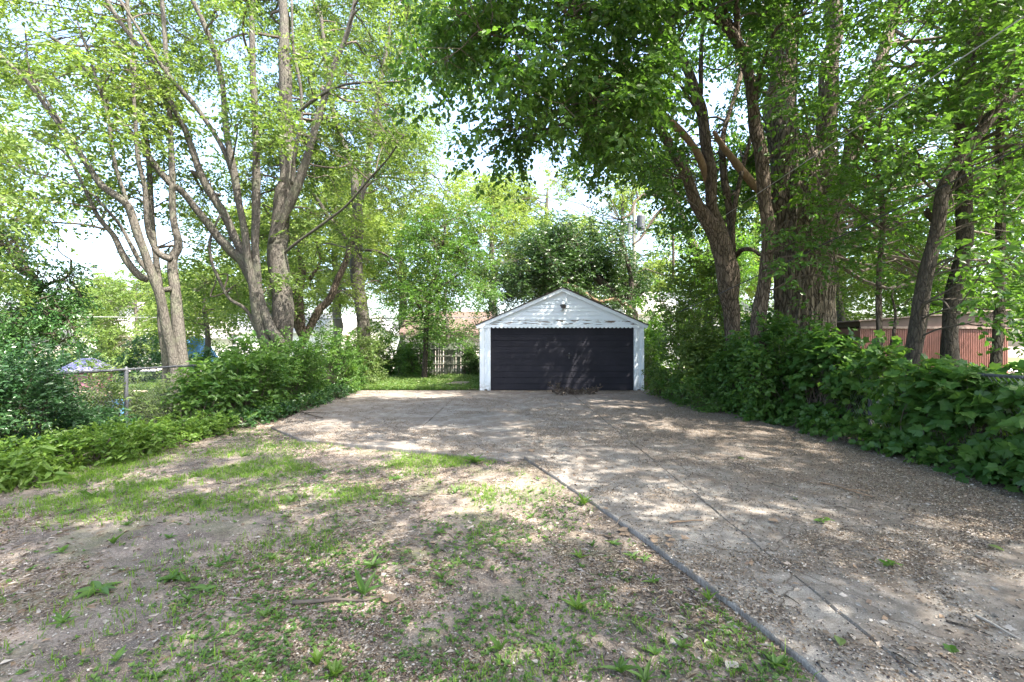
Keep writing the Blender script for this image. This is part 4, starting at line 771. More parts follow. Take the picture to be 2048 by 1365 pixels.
bgtree(-9.2, 17, 4.6, 1.5, "small open leafy tree just left of the big forked tree's foot", M['leafB'], 56, ls=.13, n=12, zlo=.3); bgtree(-17, 25, 6.0, 2.6, "rounded leafy tree screening the long white house", M['leafC'], 57, ls=.18, n=16, zlo=.2); bgtree(-25, 31, 6.5, 3.2, "leafy tree screening the white bungalow's right side", M['leafB'], 58, ls=.2, n=16, zlo=.15)
bgtree(-31, 33, 5.5, 2.6, "leafy tree screening the white bungalow's left side", M['leafB'], 59, ls=.2, n=13, zlo=.1); bgtree(-3.8, 27, 5.8, 2.2, "leafy tree in front of the brown-roofed house", M['leafG'], 160, ls=.15, n=12, zlo=.25)
# ivy tree at left
tree("dark ivy-covered tree stump with a knobbly upright ivy column at far left", M['bark_dark'],
     [([(30, 760), (40, 660), (60, 600), (75, 560)], 10.5, 10.5, (40, 36, 30, 20)), ], [([(70, 600), (85, 578), (105, 565), (125, 560), (140, 545), (142, 520)], 10.5, 10.5, (9, 8, 7, 6)), ([(60, 720), (110, 690), (150, 670)], 10.5, 10.3, (8, 6, 4))],
     rb(60, (-40, 75), (420, 700), (9.8, 11.4), 34, (.32, .5)) + rb(61, (60, 150), (600, 690), (10, 11), 16, (.28, .4)) + rb(62, (128, 152), (520, 590), (10.4, 10.6), 8, (.16, .24)) + rb(63, (60, 105), (520, 600), (10.3, 10.8), 7, (.2, .34)),
     M['ivy'], .085, 7, 7, 46, .22, seed=18, name="ivy_tree", droop=.5)
tree("drooping yellow-green branches of a tree hanging in at the far left edge", M['bark_gray'],
     [(np.array([(-11.5, 6.5, -.1), (-11.0, 6.6, 2.5), (-10.2, 6.8, 4.6), (-9.4, 7, 5.4)]), np.array([.14, .11, .08, .04]))], [], rb(64, (-120, 60), (530, 600), (7.2, 8.2), 6, (.28, .42)) + rb(65, (-150, 60), (250, 480), (7, 9), 14, (.45, .65)),
     M['leafA'], .10, 9, 6, 20, .34, seed=19, name="edge_tree", droop=.55)
print("tree leaves", tree.count)

# ------------------------------------------------------------ shrubs, vines, hedges
def shrub(label, line, hw, h, nclu, leafmat, ll, name="shrub", cat="shrub", per=8, twigs=5, tl=.26, wr=.55, leaf=T_HEX, seed=0, droop=.25, shell=.6, parts=None, nparts=300, stems=True, group=None, z0=.0, out=None, wallish=False, lump=.5, flat=.7):
    r = np.random.RandomState(seed + 900); line = np.asarray(line, float); seg = np.linalg.norm(np.diff(line, axis=0), axis=1); cum = np.concatenate([[0], np.cumsum(seg)])
    t = r.uniform(0, cum[-1], nclu); cx = np.interp(t, cum, line[:, 0]); cy = np.interp(t, cum, line[:, 1]); hh = np.interp(t, cum, h if hasattr(h, '__len__') else [h] * len(line)); ww = np.interp(t, cum, hw if hasattr(hw, '__len__') else [hw] * len(line))
    nz = Noise(seed, .8, 4, 16, 1); lumpf = 1 + lump * nz(t * 1.7) * .6
    a = r.uniform(-.15 * math.pi, 1.15 * math.pi, nclu); rad = 1 - (1 - r.uniform(0, 1, nclu) ** shell) * .9
    dirn = line[-1] - line[0]; dirn = dirn / np.linalg.norm(dirn); side = np.array((-dirn[1], dirn[0]))
    off = np.cos(a) * rad * ww * lumpf; z = z0 + np.clip(.5 + .5 * np.sin(a), .02, 1) ** .85 * rad ** .3 * hh * lumpf * np.where(np.sin(a) > 0, 1, .4)
    z = np.where(r.rand(nclu) < .5, z, z0 + r.uniform(.02, 1, nclu) * hh * lumpf * .9)
    endt = np.minimum(t, cum[-1] - t) / np.maximum(ww, .1); sh = np.clip(endt, 0, 1) ** .5; z = z0 + (z - z0) * (.35 + .65 * sh)
    Cc = np.stack([cx + side[0] * off, cy + side[1] * off, z], -1); mid = np.stack([cx, cy, z0 + hh * .35], -1)
    root = thing(name, (line[0][0], line[0][1], 0), label, cat, group); od = nrm(Cc - mid)
    if stems:
        tw = MB()
        for k in range(0, nclu, max(1, nclu // 160)):
            b0 = np.array((cx[k] + r.normal() * .1, cy[k] + r.normal() * .1, -.03)); m = (b0 + Cc[k]) / 2 + r.normal(size=3) * .06; tw.tube(smooth_line([b0, m, Cc[k]], 3), np.linspace(.010, .003, 7), 4, False)
        tw.build("stems", M['twig'], root, False, kind="stuff")
    O = np.repeat(Cc, twigs, 0) + r.normal(size=(nclu * twigs, 3)) * .07; D = np.repeat(od, twigs, 0) * .8 + r.normal(size=(nclu * twigs, 3)) * .6; D[:, 2] += .1
    P, LD, NN, L = twig_leaves(r, O, D, per, tl, ll, droop, flat); NN = NN + np.repeat(np.repeat(od, twigs, 0), per, 0) * .7
    ok = P[:, 2] > .0; P, LD, NN, L = P[ok], LD[ok], NN[ok], L[ok]
    if parts:
        px = CX + FPX * P[:, 0] / np.maximum(P[:, 1], .1); order = np.where((P[:, 1] > 1) & (px > -20) & (px < 2068))[0]; expo = np.linalg.norm(P[order] - CAMV, axis=1) / L[order] * (1 + .5 * np.clip((np.abs(P[order, 0]) - np.abs(np.interp(P[order, 1], line[:, 1], line[:, 0]))) / .5, -1, 1))
        order = order[np.argsort(expo)][:nparts]; leaf_parts(root, P[order], LD[order], NN[order], L[order] * 1.05, wr if parts == 'oval' else .95, parts, leafmat)
        keep = np.ones(len(P), bool); keep[order] = False; P, LD, NN, L = P[keep], LD[keep], NN[keep], L[keep]
    b = MB(); add_leaves(b, P, LD, NN, L, wr, leaf); b.build("foliage", leafmat, root, False, kind="stuff"); tree.count += len(P); return root
# right side, near to far
shrub("broad-leaved grape vine draped over the right fence, nearest to the camera", [(5.95, 3.3), (5.8, 4.8), (5.85, 6.75)], [.4, .32, .22], [1.5, 1.2, 1.02], 230, M['vine'], .14, "grape_vine", "vine", 5, 4, .36, .95, T_LOB, 1, .55, .7, 'lobed', lump=.15)
shrub("thin grape vine strands hanging over the top rail above the grey post", [(5.78, 6.7), (5.8, 8.2)], [.14, .14], [.5, .5], 46, M['vine'], .13, "grape_vine", "vine", 5, 3, .3, .95, T_LOB, 41, .5, .7, stems=False, z0=.78)
shrub("grape vine thicket on the right fence just beyond the half hidden grey post", [(6.0, 8.05), (5.85, 8.8), (5.85, 9.8)], [.2, .3, .4], [1.2, 1.25, 1.35], 230, M['vine'], .13, "grape_vine", "vine", 5, 4, .32, .95, T_LOB, 2, .5, .7, 'lobed')
shrub("leafy vine mass around the foot of the bare-sided driveway trunk", [(5.7, 9.4), (5.5, 10.6), (5.3, 12.2)], [.5, .6, .7], [1.5, 2.0, 2.6], 380, M['hedge'], .12, "vine_thicket", "vine", 6, 5, .3, .75, T_HEX, 3, .4)
shrub("tall arching shrub with drooping leafy branches beside the garage's right corner", [(5.2, 11.6), (5.25, 13.2), (5.6, 14.9)], [.7, .75, .9], [1.9, 3.0, 3.8], 520, M['leafB'], .115, "tall_shrub", "shrub", 7, 5, .4, .62, T_HEX, 4, .5)
shrub("low weeds spilling onto the driveway edge between the driveway trunk and the garage", [(4.75, 10.6), (4.65, 12), (4.7, 14.8)], [.3, .35, .35], [.35, .5, .7], 190, M['hedge'], .08, "edge_weeds", "weeds", 6, 5, .2, .55, T_HEX, 5)
shrub("low vine runners creeping out at the foot of the right fence", [(5.5, 4.8), (5.55, 7), (5.3, 10.2)], [.18, .12, .28], [.3, .16, .35], 100, M['vine'], .10, "vine_runner", "vine", 5, 4, .22, .95, T_LOB, 6, .4)
shrub("dense dark bushes behind the right fence in front of the metal shed", [(7.0, 4), (7.4, 7), (7.8, 10.5)], [.5, .6, .8], [.85, .95, 1.05], 380, M['hedge'], .12, "shrub", "shrub", 6, 5, .3, .7, T_HEX, 7)
shrub("airy saplings rising behind the fence between the driveway trunk and the huge trunk", [(6.4, 8.6), (6.5, 10.0), (6.6, 11.2)], [.3, .35, .4], [1.5, 1.8, 2.1], 110, M['leafG'], .10, "saplings", "sapling", 6, 4, .34, .7, T_HEX, 45)
shrub("undergrowth behind the mulberry tree and the huge trunk", [(6.6, 10.8), (7.8, 14), (8.2, 17.5)], [.7, .9, 1.0], [2.0, 2.2, 2.6], 420, M['hedge'], .13, "undergrowth", "shrub", 6, 5, .34, .7, T_HEX, 8)
shrub("bright bushes behind the garage's right rear corner", [(5.2, 17), (5.8, 20), (7.5, 24)], [.4, .6, 1.0], [1.7, 2.6, 3.2], 330, M['leafI'], .13, "shrub", "shrub", 6, 5, .34, .7, T_HEX, 9)
shrub("leafy bush at the far right edge between the slender trunk and the shed's corner", [(12.2, 9.6), (14.5, 11.5)], [.8, .9], [1.9, 2.3], 240, M['hedge'], .13, "shrub", "shrub", 6, 5, .34, .7, T_HEX, 42)
# left side
shrub("dark glossy-leaved shrub swallowing the left end of the left fence", [(-7.3, 5.2), (-6.75, 6.3), (-6.35, 7.45)], [.8, .75, .6], [1.5, 1.55, 1.4], 820, M['laurel'], .06, "glossy_shrub", "shrub", 9, 6, .2, .5, T_HEX, 20, .05, .5, 'oval')
shrub("tall light green broad-leaved weed at the far left edge of the photo", [(-5.75, 4.95), (-5.55, 5.3)], [.22, .2], [1.42, 1.2], 34, M['cover'], .16, "tall_weed", "weed", 6, 4, .28, .42, T_HEX, 21, .3, .6, 'oval', 180)
shrub("bright yellow-green ground cover in front of the dark glossy shrub", [(-6.0, 4.9), (-5.9, 5.8), (-5.5, 7.0), (-5.3, 8.4)], [.5, .45, .38, .3], [.36, .33, .26, .22], 330, M['cover'], .075, "ground_cover", "ground cover", 7, 5, .15, .5, T_HEX, 22, .1, .6, 'oval')
shrub("broad-leaved bush growing through the chain link right of the bare fence post", [(-5.95, 8.6), (-5.7, 9.6), (-5.7, 10.4)], [.4, .45, .45], [1.0, 1.25, 1.3], 220, M['hedge'], .125, "broadleaf_bush", "shrub", 6, 5, .3, .55, T_HEX, 23, .35, .6, 'oval', 200)
shrub("dark green hedge below the big forked tree", [(-5.75, 10.4), (-5.75, 11.8), (-5.8, 13.2)], [.5, .6, .6], [1.22, 1.32, 1.4], 480, M['hedge'], .085, "hedge", "hedge", 8, 5, .25, .5, T_HEX, 24)
shrub("hedge in front of the straight pale trunk", [(-5.8, 13.2), (-5.8, 14.8), (-5.7, 16.6)], [.5, .6, .6], [1.4, 1.35, 1.4], 460, M['hedge'], .085, "hedge", "hedge", 8, 5, .25, .5, T_HEX, 25)
shrub("light yellow-green bush at the far end of the left hedge", [(-5.7, 16.5), (-5.8, 18.2), (-6.2, 20)], [.5, .6, .7], [1.5, 1.7, 1.7], 330, M['hedgel'], .10, "light_bush", "shrub", 7, 5, .26, .5, T_HEX, 26)
shrub("wild plants poking through the open stretch of chain link behind the grey post", [(-6.9, 7.2), (-6.8, 8.6), (-6.6, 10)], [.35, .35, .35], [.8, .75, .8], 260, M['hedgel'], .08, "wild_plants", "weeds", 6, 5, .2, .45, T_HEX, 27)
shrub("dark ivy carpet along the foot of the left hedge", [(-5.2, 8.8), (-5.15, 11.5), (-5.4, 15.5)], [.30, .3, .25], [.16, .2, .22], 300, M['ivy'], .07, "ivy", "ivy", 6, 5, .14, .7, T_HEX, 28, .1)
shrub("clipped dark hedge behind the playhouse across the neighbouring yard", [(-19, 19), (-12, 19.5), (-8.3, 20)], [.6, .6, .6], [1.2, 1.25, 1.1], 520, M['laurel'], .12, "hedge", "hedge", 7, 5, .3, .6, T_HEX, 29)
shrub("overgrown bushes left of the picket fence under the slim tree", [(-6.6, 22.5), (-5.6, 23.3), (-4.6, 22.4)], [.6, .6, .4], [2.0, 1.8, 1.2], 260, M['hedge'], .12, "shrub", "shrub", 7, 5, .3, .6, T_HEX, 30)
shrub("loose leafy bush hiding the left half of the picket fence", [(-5.2, 21.6), (-3.9, 22.0)], [.5, .5], [1.9, 1.5], 120, M['hedge'], .12, "shrub", "shrub", 7, 5, .3, .6, T_HEX, 44)
shrub("climbing plant on the picket fence next to the garage wall", [(-2.3, 22.7), (-1.7, 22.7)], [.3, .3], [1.75, 1.7], 90, M['leafD'], .12, "climbing_plant", "vine", 7, 5, .26, .6, T_HEX, 31)
shrub("low bushes behind the far hedge at the foot of the white houses", [(-30, 30), (-20, 33), (-9, 34)], [.8, .8, .8], [1.2, 1.0, 1.3], 420, M['hedgel'], .2, "shrub", "shrub", 6, 4, .4, .6, T_DIA, 32)
shrub("dry straw coloured weeds at the garage's right wall", [(4.75, 16.2), (4.85, 18.5)], [.16, .2], [1.1, 1.2], 60, M['hedgel'], .08, "dry_weeds", "weeds", 7, 5, .24, .3, T_HEX, 33)

# ------------------------------------------------------------ grass, weeds, litter (stuff)
def scatter(seed, n, xr, ylo, yhi, dens=None, pw=1.6):
    r = np.random.RandomState(seed); u = r.uniform(0, 1, n * 3); y = (ylo ** (1 - pw) + u * (yhi ** (1 - pw) - ylo ** (1 - pw))) ** (1 / (1 - pw)); x = r.uniform(xr[0], xr[1], n * 3)
    vis = np.abs(x) < y * 1.16 + .4
    if dens is not None: vis &= r.uniform(0, 1, n * 3) < dens(x, y)
    x, y = x[vis][:n], y[vis][:n]; return r, x, y, surf(x, y)
n1, n2, n3 = Noise(61, .8, 5, 30), Noise(62, 2.5, 14, 30), Noise(63, .6, 3, 24)
def left_yard(x, y): return (x < edge_x(np.minimum(y, 6.4)) - .03) & (x > -6.0) & ~on_slab(x, y)
def bl(x, y, c, wx, wy): return np.exp(-((y - c) / wy) ** 2)
def gdens(x, y):
    base = 1.0 * bl(x, y, 5.7, 0, 1.45) * (x < -.2) + .055 + .5 * bl(x, y, 5.6, 0, .9) * (x > -2.5) * (x < .1) * .6
    m = np.clip(n1(x, y) * .6 + .5 + .35 * n2(x, y), 0, 1) ** 1.6; return np.where(left_yard(x, y), base * m, 0)
def blades(b, r, x, y, z, hmin, hmax, w, lean=.45):
    n = len(x); a = r.uniform(0, 6.283, n); h = r.uniform(hmin, hmax, n); d = np.stack([np.cos(a), np.sin(a), np.zeros(n)], -1); s = np.stack([-np.sin(a), np.cos(a), np.zeros(n)], -1) * (w * r.uniform(.7, 1.3, n))[:, None]
    p = np.stack([x, y, z - .003], -1); ln = r.uniform(.1, lean, n)[:, None]; m = p + d * ln * h[:, None] * .35 + np.array((0, 0, 1.)) * h[:, None] * .6; t = p + d * ln * h[:, None] * 1.5 + np.array((0, 0, 1.)) * h[:, None]
    v = np.stack([p - s, p + s, m + s * .8, m - s * .8, t], 1).reshape(-1, 3); k = np.arange(n)[:, None] * 5; b.add(v, k + np.array([[0, 1, 2, 3]]), k + np.array([[3, 2, 4]]))
b = MB(); r, x, y, z = scatter(71, 27000, (-6.2, 1.4), 2.0, 9.5, gdens, 1.2)
x = np.repeat(x, 4) + r.normal(size=len(x) * 4) * .012; y = np.repeat(y, 4) + r.normal(size=len(y) * 4) * .012; blades(b, r, x, y, soil_h(x, y), .02, .065, .0022, .9); b.build("grass", M['grass'], None, kind="stuff")
def gd2(x, y): return np.where((x > -5.9) & (x < -1.15) & ~on_slab(x, y), np.clip(.6 + .4 * n1(x, y), 0, 1), 0)
b = MB(); r, x, y, z = scatter(72, 9000, (-6, -1.1), 15.75, 22.8, gd2, 1.01); x = np.repeat(x, 3) + r.normal(size=len(x) * 3) * .02; y = np.repeat(y, 3) + r.normal(size=len(y) * 3) * .02
blades(b, r, x, y, x * 0 + .01, .05, .17, .006, .9); o = b.build("grass", M['weed'], None, kind="stuff")
b = MB(); r, x, y, z = scatter(78, 6500, (-6, -1.1), 15.75, 22.8, gd2, 1.01); n = len(x); a = r.uniform(0, 6.283, n); add_leaves(b, np.stack([x, y, r.uniform(.02, .15, n)], -1), np.stack([np.cos(a), np.sin(a), r.uniform(-.2, .6, n)], -1), np.array((0, 0, 1.)) + r.normal(size=(n, 3)) * .5, r.uniform(.05, .11, n), .6, T_DIA); b.build("low_weeds", M['hedgel'], None, kind="stuff")
b = MB(); r = np.random.RandomState(73); x = np.concatenate([r.uniform(-14, -6.3, 9000), r.uniform(6.2, 10, 3000)]); y = np.concatenate([r.uniform(5, 18, 9000), r.uniform(4, 13, 3000)]); x = np.repeat(x, 3) + r.normal(size=len(x) * 3) * .02; y = np.repeat(y, 3)
blades(b, r, x, y, x * 0 + .03, .04, .13, .006, .8); b.build("grass", M['grass'], None, kind="stuff")
b = MB(); r, x, y, z = scatter(75, 9000, (-6, 1.4), 1.9, 9, lambda x, y: np.where(left_yard(x, y), np.clip(.4 + .5 * n1(x, y + 3), 0, 1), 0), 1.35); n = len(x); a = r.uniform(0, 6.283, n); P = np.stack([x, y, soil_h(x, y) + .005], -1)
add_leaves(b, P, np.stack([np.cos(a), np.sin(a), r.uniform(-.02, .12, n)], -1), np.array((0, 0, 1.)) + r.normal(size=(n, 3)) * .2, r.uniform(.03, .09, n), .05, T_DIA); b.build("dead_thatch", M['litter'], None, kind="stuff")
# small broadleaf seedlings and clover
def wd(x, y): return np.where(left_yard(x, y), np.clip(.28 + .3 * n3(x, y) + .25 * n2(x, y) + .15 * (x < -1), 0.04, 1), 0)
b = MB(); r, x, y, z = scatter(74, 11500, (-6.1, 1.4), 1.9, 8.8, wd, 1.3); n = len(x); q = 4
P = np.repeat(np.stack([x, y, soil_h(x, y) + .006], -1), q, 0); a = r.uniform(0, 6.283, n * q); D = np.stack([np.cos(a), np.sin(a), r.uniform(.1, .8, n * q)], -1); Nn = np.array((0, 0, 1.)) + r.normal(size=(n * q, 3)) * .25
add_leaves(b, P, D, Nn, np.repeat(r.uniform(.010, .032, n), q), .55, T_DIA); b.build("seedlings", M['weed'], None, kind="stuff")
# litter flakes
def flake(name, mat, seed, n, xr, ylo, yhi, dens, smin, smax, pw, asp=.55, lift=.004, kindtilt=.5):
    b = MB(); r, x, y, z = scatter(seed, n, xr, ylo, yhi, dens, pw); n = len(x); a = r.uniform(0, 6.283, n); P = np.stack([x, y, z + lift], -1)
    D = np.stack([np.cos(a), np.sin(a), r.normal(size=n) * .12 * kindtilt], -1); Nn = np.array((0, 0, 1.)) + r.normal(size=(n, 3)) * kindtilt
    add_leaves(b, P, D, Nn, r.uniform(smin, smax, n), asp, T_DIA); return b.build(name, mat, None, kind="stuff")
def ld(x, y):
    right = (x > .3); m = np.clip(.42 + .35 * n3(x + 40, y) + .35 * n2(x, y + 9), .03, 1); f = np.where(right, np.clip((y - 1.6) / 2.6, .22, 1.3) + np.clip((x - 3.0) / 2, 0, .6), .45); f = np.where((x < .2) & (y > 6.6), .6, f); return (.12 * right * (y > 3.5) + 1.5 * m ** 1.7) * f * (np.abs(x) < 5.9)
flake("leaf_litter", M['litter'], 81, 150000, (-6, 6), 1.9, 15.7, ld, .007, .026, 1.35, .5); flake("leaf_litter", M['litter_dark'], 82, 110000, (-6, 6), 1.9, 15.7, ld, .006, .024, 1.35, .5)
flake("dry_leaves", M['dryleaf'], 83, 1500, (-6, 6), 1.9, 15.6, lambda x, y: np.clip(.3 + .4 * n3(x, y + 5) + .5 * (np.abs(np.abs(x) - 5.3) < .5), 0, 1), .025, .06, 1.2, .6, .006, .8)
def joint(x, y): 
    d = np.minimum(np.abs(x - 1.9), np.min(np.abs(y[:, None] - np.array([.2, 3.0, 5.85, 8.8, 11.8])[None]), 1)); return np.where(on_slab(x, y) | (d < .02), np.exp(-(d / .035) ** 2) * np.clip(.6 + .5 * n2(x, y), 0, 1), 0)
flake("joint_debris", M['litter'], 84, 14000, (-5, 5), 1.9, 14, joint, .006, .018, 1.4, .5, .003); 
# drupes and pebbles
def blobs_stuff(name, mat, seed, n, xr, ylo, yhi, dens, s0, s1, pw):
    b = MB(); r, x, y, z = scatter(seed, n, xr, ylo, yhi, dens, pw); n = len(x); s = r.uniform(s0, s1, n); o = np.array([(1, 0, 0), (-1, 0, 0), (0, 1, 0), (0, -1, 0), (0, 0, 1), (0, 0, -1)], float); st = r.uniform(.6, 1.3, (n, 1, 3)) * (1, 1, .7)
    v = np.stack([x, y, z + s * .5], -1)[:, None] + o[None] * st * s[:, None, None]; f = np.array([(0, 2, 4), (2, 1, 4), (1, 3, 4), (3, 0, 4), (2, 0, 5), (1, 2, 5), (3, 1, 5), (0, 3, 5)]); b.add(v.reshape(-1, 3), (f[None] + (np.arange(n) * 6)[:, None, None]).reshape(-1, 3)); b.build(name, mat, None, True, kind="stuff")
blobs_stuff("fallen_berries", M['berry'], 85, 4200, (.0, 5), 2.1, 12, lambda x, y: np.clip(.35 + .5 * n3(x, y) + .35 * (y > 3.6), .03, 1) * np.where(x > edge_x(np.minimum(y, 6.4)), 1, .25), .0035, .0075, 1.4)
blobs_stuff("pebbles", M['pebble'], 86, 7000, (-6, 5.6), 1.9, 10, lambda x, y: .5 + 0 * x, .003, .009, 1.6)
# ------------------------------------------------------------ single small things
def stick(px0, py0, px1, py1, rad, mat, label, seed, fork=False, bend=.06, group=None):
    r = np.random.RandomState(seed); A = G(px0, py0); B = G(px1, py1); L = np.linalg.norm(B - A); t = np.linspace(0, 1, 5)[:, None]; P = A + (B - A) * t; P[1:-1, :2] += r.normal(size=(3, 2)) * bend * L * .5
    P[:, 2] = surf(P[:, 0], P[:, 1]) + rad * 1.1 + np.array([0, .3, .8, .2, .0]) * rad; b = MB(); b.tube(smooth_line(P, 4), np.linspace(rad, rad * .5, 17), 7, True, .08, seed)
    if fork:
        q = P[2]; e = q + (B - A) * .3 + np.array((-(B - A)[1], (B - A)[0], 0)) * .22; e[2] = q[2] + .01; b.tube(smooth_line([q, (q + e) / 2 + (0, 0, .006), e], 4), np.linspace(rad * .6, rad * .3, 9), 6)
    o = b.build("stick", mat, None, True); props(o, label, "stick", group)
stick(585, 1197, 765, 1186, .013, M['twig'], "longest grey stick lying on the bare soil in the middle foreground", 1, True)
stick(1362, 1235, 1493, 1296, .007, M['bark_dark'], "dark thin stick on the soil left of the driveway edge", 2, False)
stick(1640, 968, 1745, 996, .009, M['wood_peeled'], "reddish brown forked stick on the right part of the driveway", 3, True)
stick(1952, 1235, 2040, 1283, .008, M['dryleaf'], "pale bare twig at the lower right corner of the driveway", 4)
stick(1892, 1245, 1985, 1276, .006, M['bark_dark'], "dark twig beside the pale twig at lower right", 5)
stick(1338, 1049, 1407, 1044, .009, M['wood_peeled'], "short orange-brown stick near the driveway's left edge", 6)
stick(1522, 965, 1575, 978, .005, M['twig'], "thin curved twig in the middle of the driveway above the sunlit patch", 7, False, .15)
stick(1672, 1016, 1722, 1021, .005, M['twig'], "tiny curved twig right of the driveway centre", 8, False, .2)
stick(585, 822, 645, 838, .018, M['bark_dark'], "dark branch lying on the concrete pad near the left hedge", 9, True)
stick(658, 1172, 735, 1140, .006, M['twig'], "thin pale stick leaning up through the weeds above the longest stick", 10)
stick(1786, 1308, 1836, 1338, .004, M['bark_dark'], "very fine dark twig near the bottom right", 11); stick(1570, 1192, 1602, 1214, .004, M['bark_dark'], "fine dark twig just right of the long driveway joint", 12)
stick(1784, 1310, 1840, 1342, .004, M['bark_dark'], "second fine dark twig near the bottom right", 13) if False else None
stick(1215, 1050, 1262, 1030, .005, M['twig'], "slim twig resting against the driveway edge", 14); stick(250, 1130, 340, 1112, .005, M['twig'], "slim twig on the soil in the left foreground", 15)
stick(885, 1075, 1000, 1103, .004, M['twig'], "thin stem lying across the soil in the centre foreground", 16)
def fallen(px, py, L, mat, key, label, seed, name="fallen_leaf", group=None, z=.012):
    r = np.random.RandomState(seed); p = G(px, py); me = leaf_mesh(key, mat); a = r.uniform(0, 6.28); o = bpy.data.objects.new(name, me); C.objects.link(o)
    o.location = (p[0], p[1], float(surf(p[:1], p[1:2])[0]) + z); o.rotation_euler = (r.uniform(-.2, .2), r.uniform(-.2, .2), a); o.scale = (L * .8, L, L); props(o, label, "leaf", group)
fallen(1678, 1280, .075, M['hedgel'], 'oval', "pale blue-green fallen leaf on the near driveway slab", 1); fallen(1897, 1296, .06, M['leafI'], 'lobed', "dark green rounded fallen leaf near the right bottom corner", 2)
fallen(1975, 1094, .10, M['hedgel'], 'oval', "pale curled leaf at the right edge of the driveway", 3); fallen(1482, 919, .09, M['leafI'], 'lobed', "small green leaf on the driveway just past the middle joint", 4)
fallen(1555, 1046, .08, M['dryleaf'], 'lobed', "whitish upturned leaf left of the first green sprig", 5); fallen(1590, 1001, .075, M['hedgel'], 'oval', "small bluish leaf above the first green sprig", 6)
fallen(780, 1197, .09, M['dryleaf'], 'lobed', "grey upturned leaf at the right end of the longest stick", 7, z=.02); fallen(1060, 905, .10, M['dryleaf'], 'lobed', "dry leaf at the inner corner of the concrete edge", 8)
for k, (px, py) in enumerate([(1240, 1052), (1222, 1068), (1258, 1062)]): fallen(px, py, .09, M['dryleaf'], 'lobed', "pale brown dry leaf in the small cluster at the driveway's left edge", 20 + k, group="dry leaves clustered at the driveway edge")
for k, (px, py) in enumerate([(1300, 1078), (1318, 1082), (1335, 1079), (1350, 1086), (1311, 1090), (1338, 1092), (1364, 1082)]): fallen(px, py, .06, M['dryleaf'], 'lobed', "grey curled leaf in the little heap on the near driveway slab", 30 + k, "curled_leaf", "grey curled leaves heaped on the slab", .02)
for k, (px, py) in enumerate([(1352, 1266), (1376, 1262), (1464, 1315), (1478, 1326)]): fallen(px, py, .065, M['dryleaf'], 'oval', "light tan leaf lying on the soil beside the near driveway edge", 40 + k, group="tan leaves on the soil by the driveway")
def sprig(px, py, n, L, lab, seed):
    r = np.random.RandomState(seed); p = G(px, py, .01); t = thing("green_sprig", p, lab, "sprig"); b = MB(); d = np.array((1, .15, 0)); b.tube([p, p + d * L * .8 + (0, 0, .02), p + d * L * 1.6], .003, 5); b.build("stem", M['weed'], t)
    P = p + d * (r.uniform(0, 1.6, n)[:, None] * L) + np.array((0, 0, .012)); a = r.uniform(0, 6.28, n); D = np.stack([np.cos(a), np.sin(a), r.uniform(0, .5, n)], -1); leaf_parts(t, P, D, np.array((0, 0, 1.)) + r.normal(size=(n, 3)) * .4, np.full(n, L * .7) * r.uniform(.7, 1.2, n), .5, 'oval', M['leafI'])
sprig(1640, 1044, 7, .09, "wilted green leaf sprig on the driveway, farther of the two", 1); sprig(1772, 1133, 8, .085, "wilted green leaf sprig on the driveway, nearer of the two", 2)
# weeds: rosettes of toothed upright leaves
def rosette(px, py, n, L, lab, seed, up=.6, name="dandelion_weed", key='oval', mat='weed', group=None, wr=.24):
    r = np.random.RandomState(seed); p = G(px, py); p[2] = float(soil_h(p[0], p[1])); t = thing(name, p, lab, "weed", group); a = r.uniform(0, 6.28) + np.arange(n) * 2.4
    D = np.stack([np.cos(a), np.sin(a), r.uniform(up * .4, up * 1.5, n)], -1); leaf_parts(t, np.repeat(p[None], n, 0) + (0, 0, .004), D, np.array((0, 0, 1.)) + r.normal(size=(n, 3)) * .25, L * r.uniform(.6, 1.15, n), wr, key, M[mat])
rosette(728, 1180, 5, .16, "upright broad-leaved weed above the right end of the longest stick", 1, 1.6); rosette(1155, 1208, 7, .13, "upright dandelion in the brightest sunlit soil patch", 2, 1.3, mat='cover')
rosette(950, 922, 12, .22, "large leafy weed growing at the front corner of the concrete pad", 3, .9); rosette(1168, 1005, 22, .12, "feathery bright green tuft against the driveway edge", 4, 1.5, "grass_tuft", wr=.12, mat='cover')
rosette(636, 1318, 7, .075, "tall seedling with yellow-green leaves at the bottom left of centre", 5, 2.2, mat='cover', wr=.5); rosette(668, 1338, 7, .085, "maple seedling just right of the tall seedling at the bottom", 6, 1.2, mat='cover', key='lobed', wr=.5)
rosette(745, 1125, 14, .10, "clump of dark clover-like leaves left above the upright weed", 7, .6); rosette(340, 1145, 9, .12, "round-leaved plantain in the left foreground", 8, .4, wr=.5); rosette(195, 1165, 8, .14, "flat dark plantain farther left in the foreground", 9, .3, wr=.4)
rosette(1265, 1105, 8, .09, "small spreading weed beside the driveway edge, above the tan leaves", 10, .5); rosette(1418, 1192, 9, .09, "pale thin weed growing from the driveway edge at the sunlit slab", 11, 1.6, wr=.18, mat='cover')
rosette(1240, 1330, 9, .12, "broad-leaved weed at the bottom, left of the driveway edge", 12, .8); rosette(1290, 1350, 7, .12, "second broad-leaved weed at the bottom, nearest to the driveway edge", 13, .7); rosette(1000, 1285, 6, .11, "blue-green lone weed in the shaded soil near the bottom centre", 14, 1.2)
rosette(910, 982, 5, .12, "small upright weed on the sunlit strip below the concrete pad corner", 15, 1.8); rosette(1160, 1110, 7, .09, "pale-leaved weed beside the curled dead stem in the centre foreground", 16, 1.3, mat='cover')
r = np.random.RandomState(99); cnt = 0
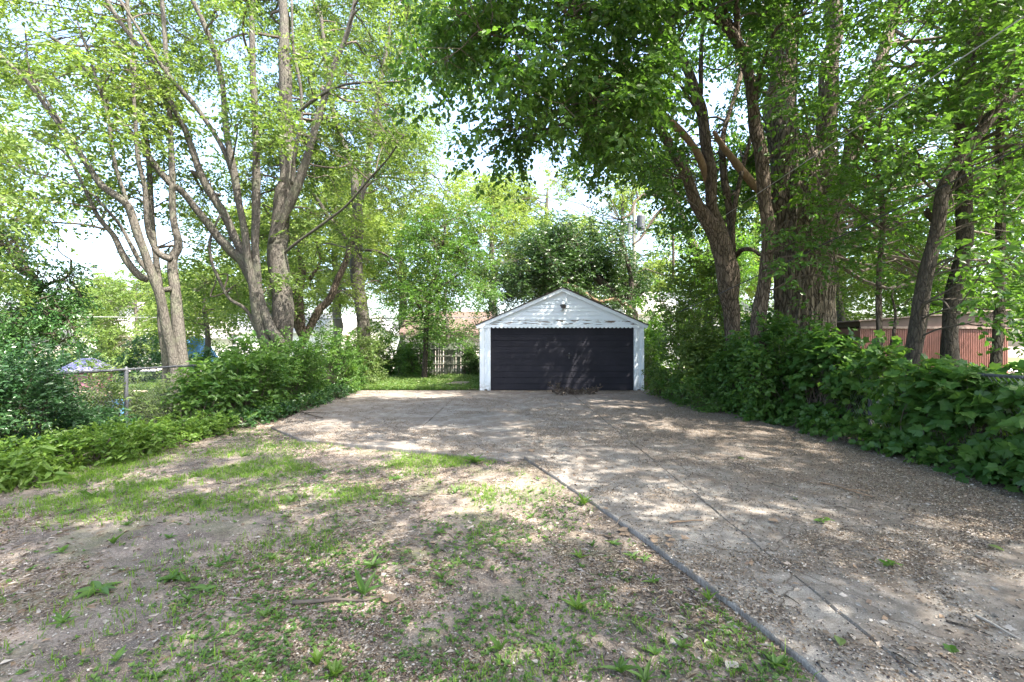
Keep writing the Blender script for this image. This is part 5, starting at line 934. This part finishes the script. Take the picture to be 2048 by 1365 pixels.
while cnt < 70:
    Y = r.uniform(2.2, 7.5); X = r.uniform(-5.2, 1.3)
    if abs(X) > Y * 1.08 or X > edge_x(min(Y, 6.4)) - .08 or (Y > 6.1 and X > -3.4): continue
    cnt += 1; rosette(CX + FPX * X / Y, HY + FPX * CAMZ / Y, r.randint(4, 9), r.uniform(.05, .10), "small green weed on the patchy soil of the left yard", 200 + cnt, r.uniform(.3, 1.3), "small_weed", group="small weeds on the patchy soil", wr=r.uniform(.2, .45), mat='weed')
# debris pile in front of garage door
dp = thing("brush_pile", (2.0, 14.5, 0), "small heap of cut branches with shrivelled grey-brown leaves before the garage door", "brush pile"); r = np.random.RandomState(5); b = MB(); lfb = []
for k in range(16):
    x0 = r.uniform(1.35, 2.6); a = r.uniform(0, 6.28); L = r.uniform(.3, .7); P0 = np.array((x0, 14.5 + r.normal() * .12, .03)); P1 = P0 + np.array((math.cos(a) * L * .7, math.sin(a) * L * .4, r.uniform(.02, .30 if x0 < 1.7 else .2))); b.tube(smooth_line([P0, (P0 + P1) / 2 + r.normal(size=3) * .04 + (0, 0, .03), P1], 3), np.linspace(.010, .004, 7), 5); lfb += [P0 + (P1 - P0) * t for t in r.uniform(.2, 1.05, 22)]
b.build("branches", M['twig'], dp); r.shuffle(lfb); P = np.array(lfb) + r.normal(size=(len(lfb), 3)) * .035; P[:, 2] = np.maximum(P[:, 2], .015); n = len(P)
leaf_parts(dp, P[:290], r.normal(size=(n, 3))[:290], r.normal(size=(n, 3))[:290], r.uniform(.07, .14, n)[:290], .45, 'oval', M['shrivel'])
cc = thing("concrete_chunk", (-2.0, 17.4, 0), "flat grey slab fragment lying in the grass left of the garage", "slab fragment"); b = MB(); b.add([(-2.45, 17.2, .05), (-1.75, 17.1, .06), (-1.6, 17.45, .10), (-2.2, 17.6, .09), (-2.45, 17.2, .11), (-1.75, 17.1, .12), (-1.6, 17.45, .17), (-2.2, 17.6, .16)], [(3, 2, 1, 0), (4, 5, 6, 7), (0, 1, 5, 4), (1, 2, 6, 5), (2, 3, 7, 6), (3, 0, 4, 7)]).build("slab", M['conc'], cc)
print("all leaves", tree.count, "objects", len(bpy.data.objects), "tris", sum(len(m.loops) - 2 * len(m.polygons) for m in bpy.data.meshes))
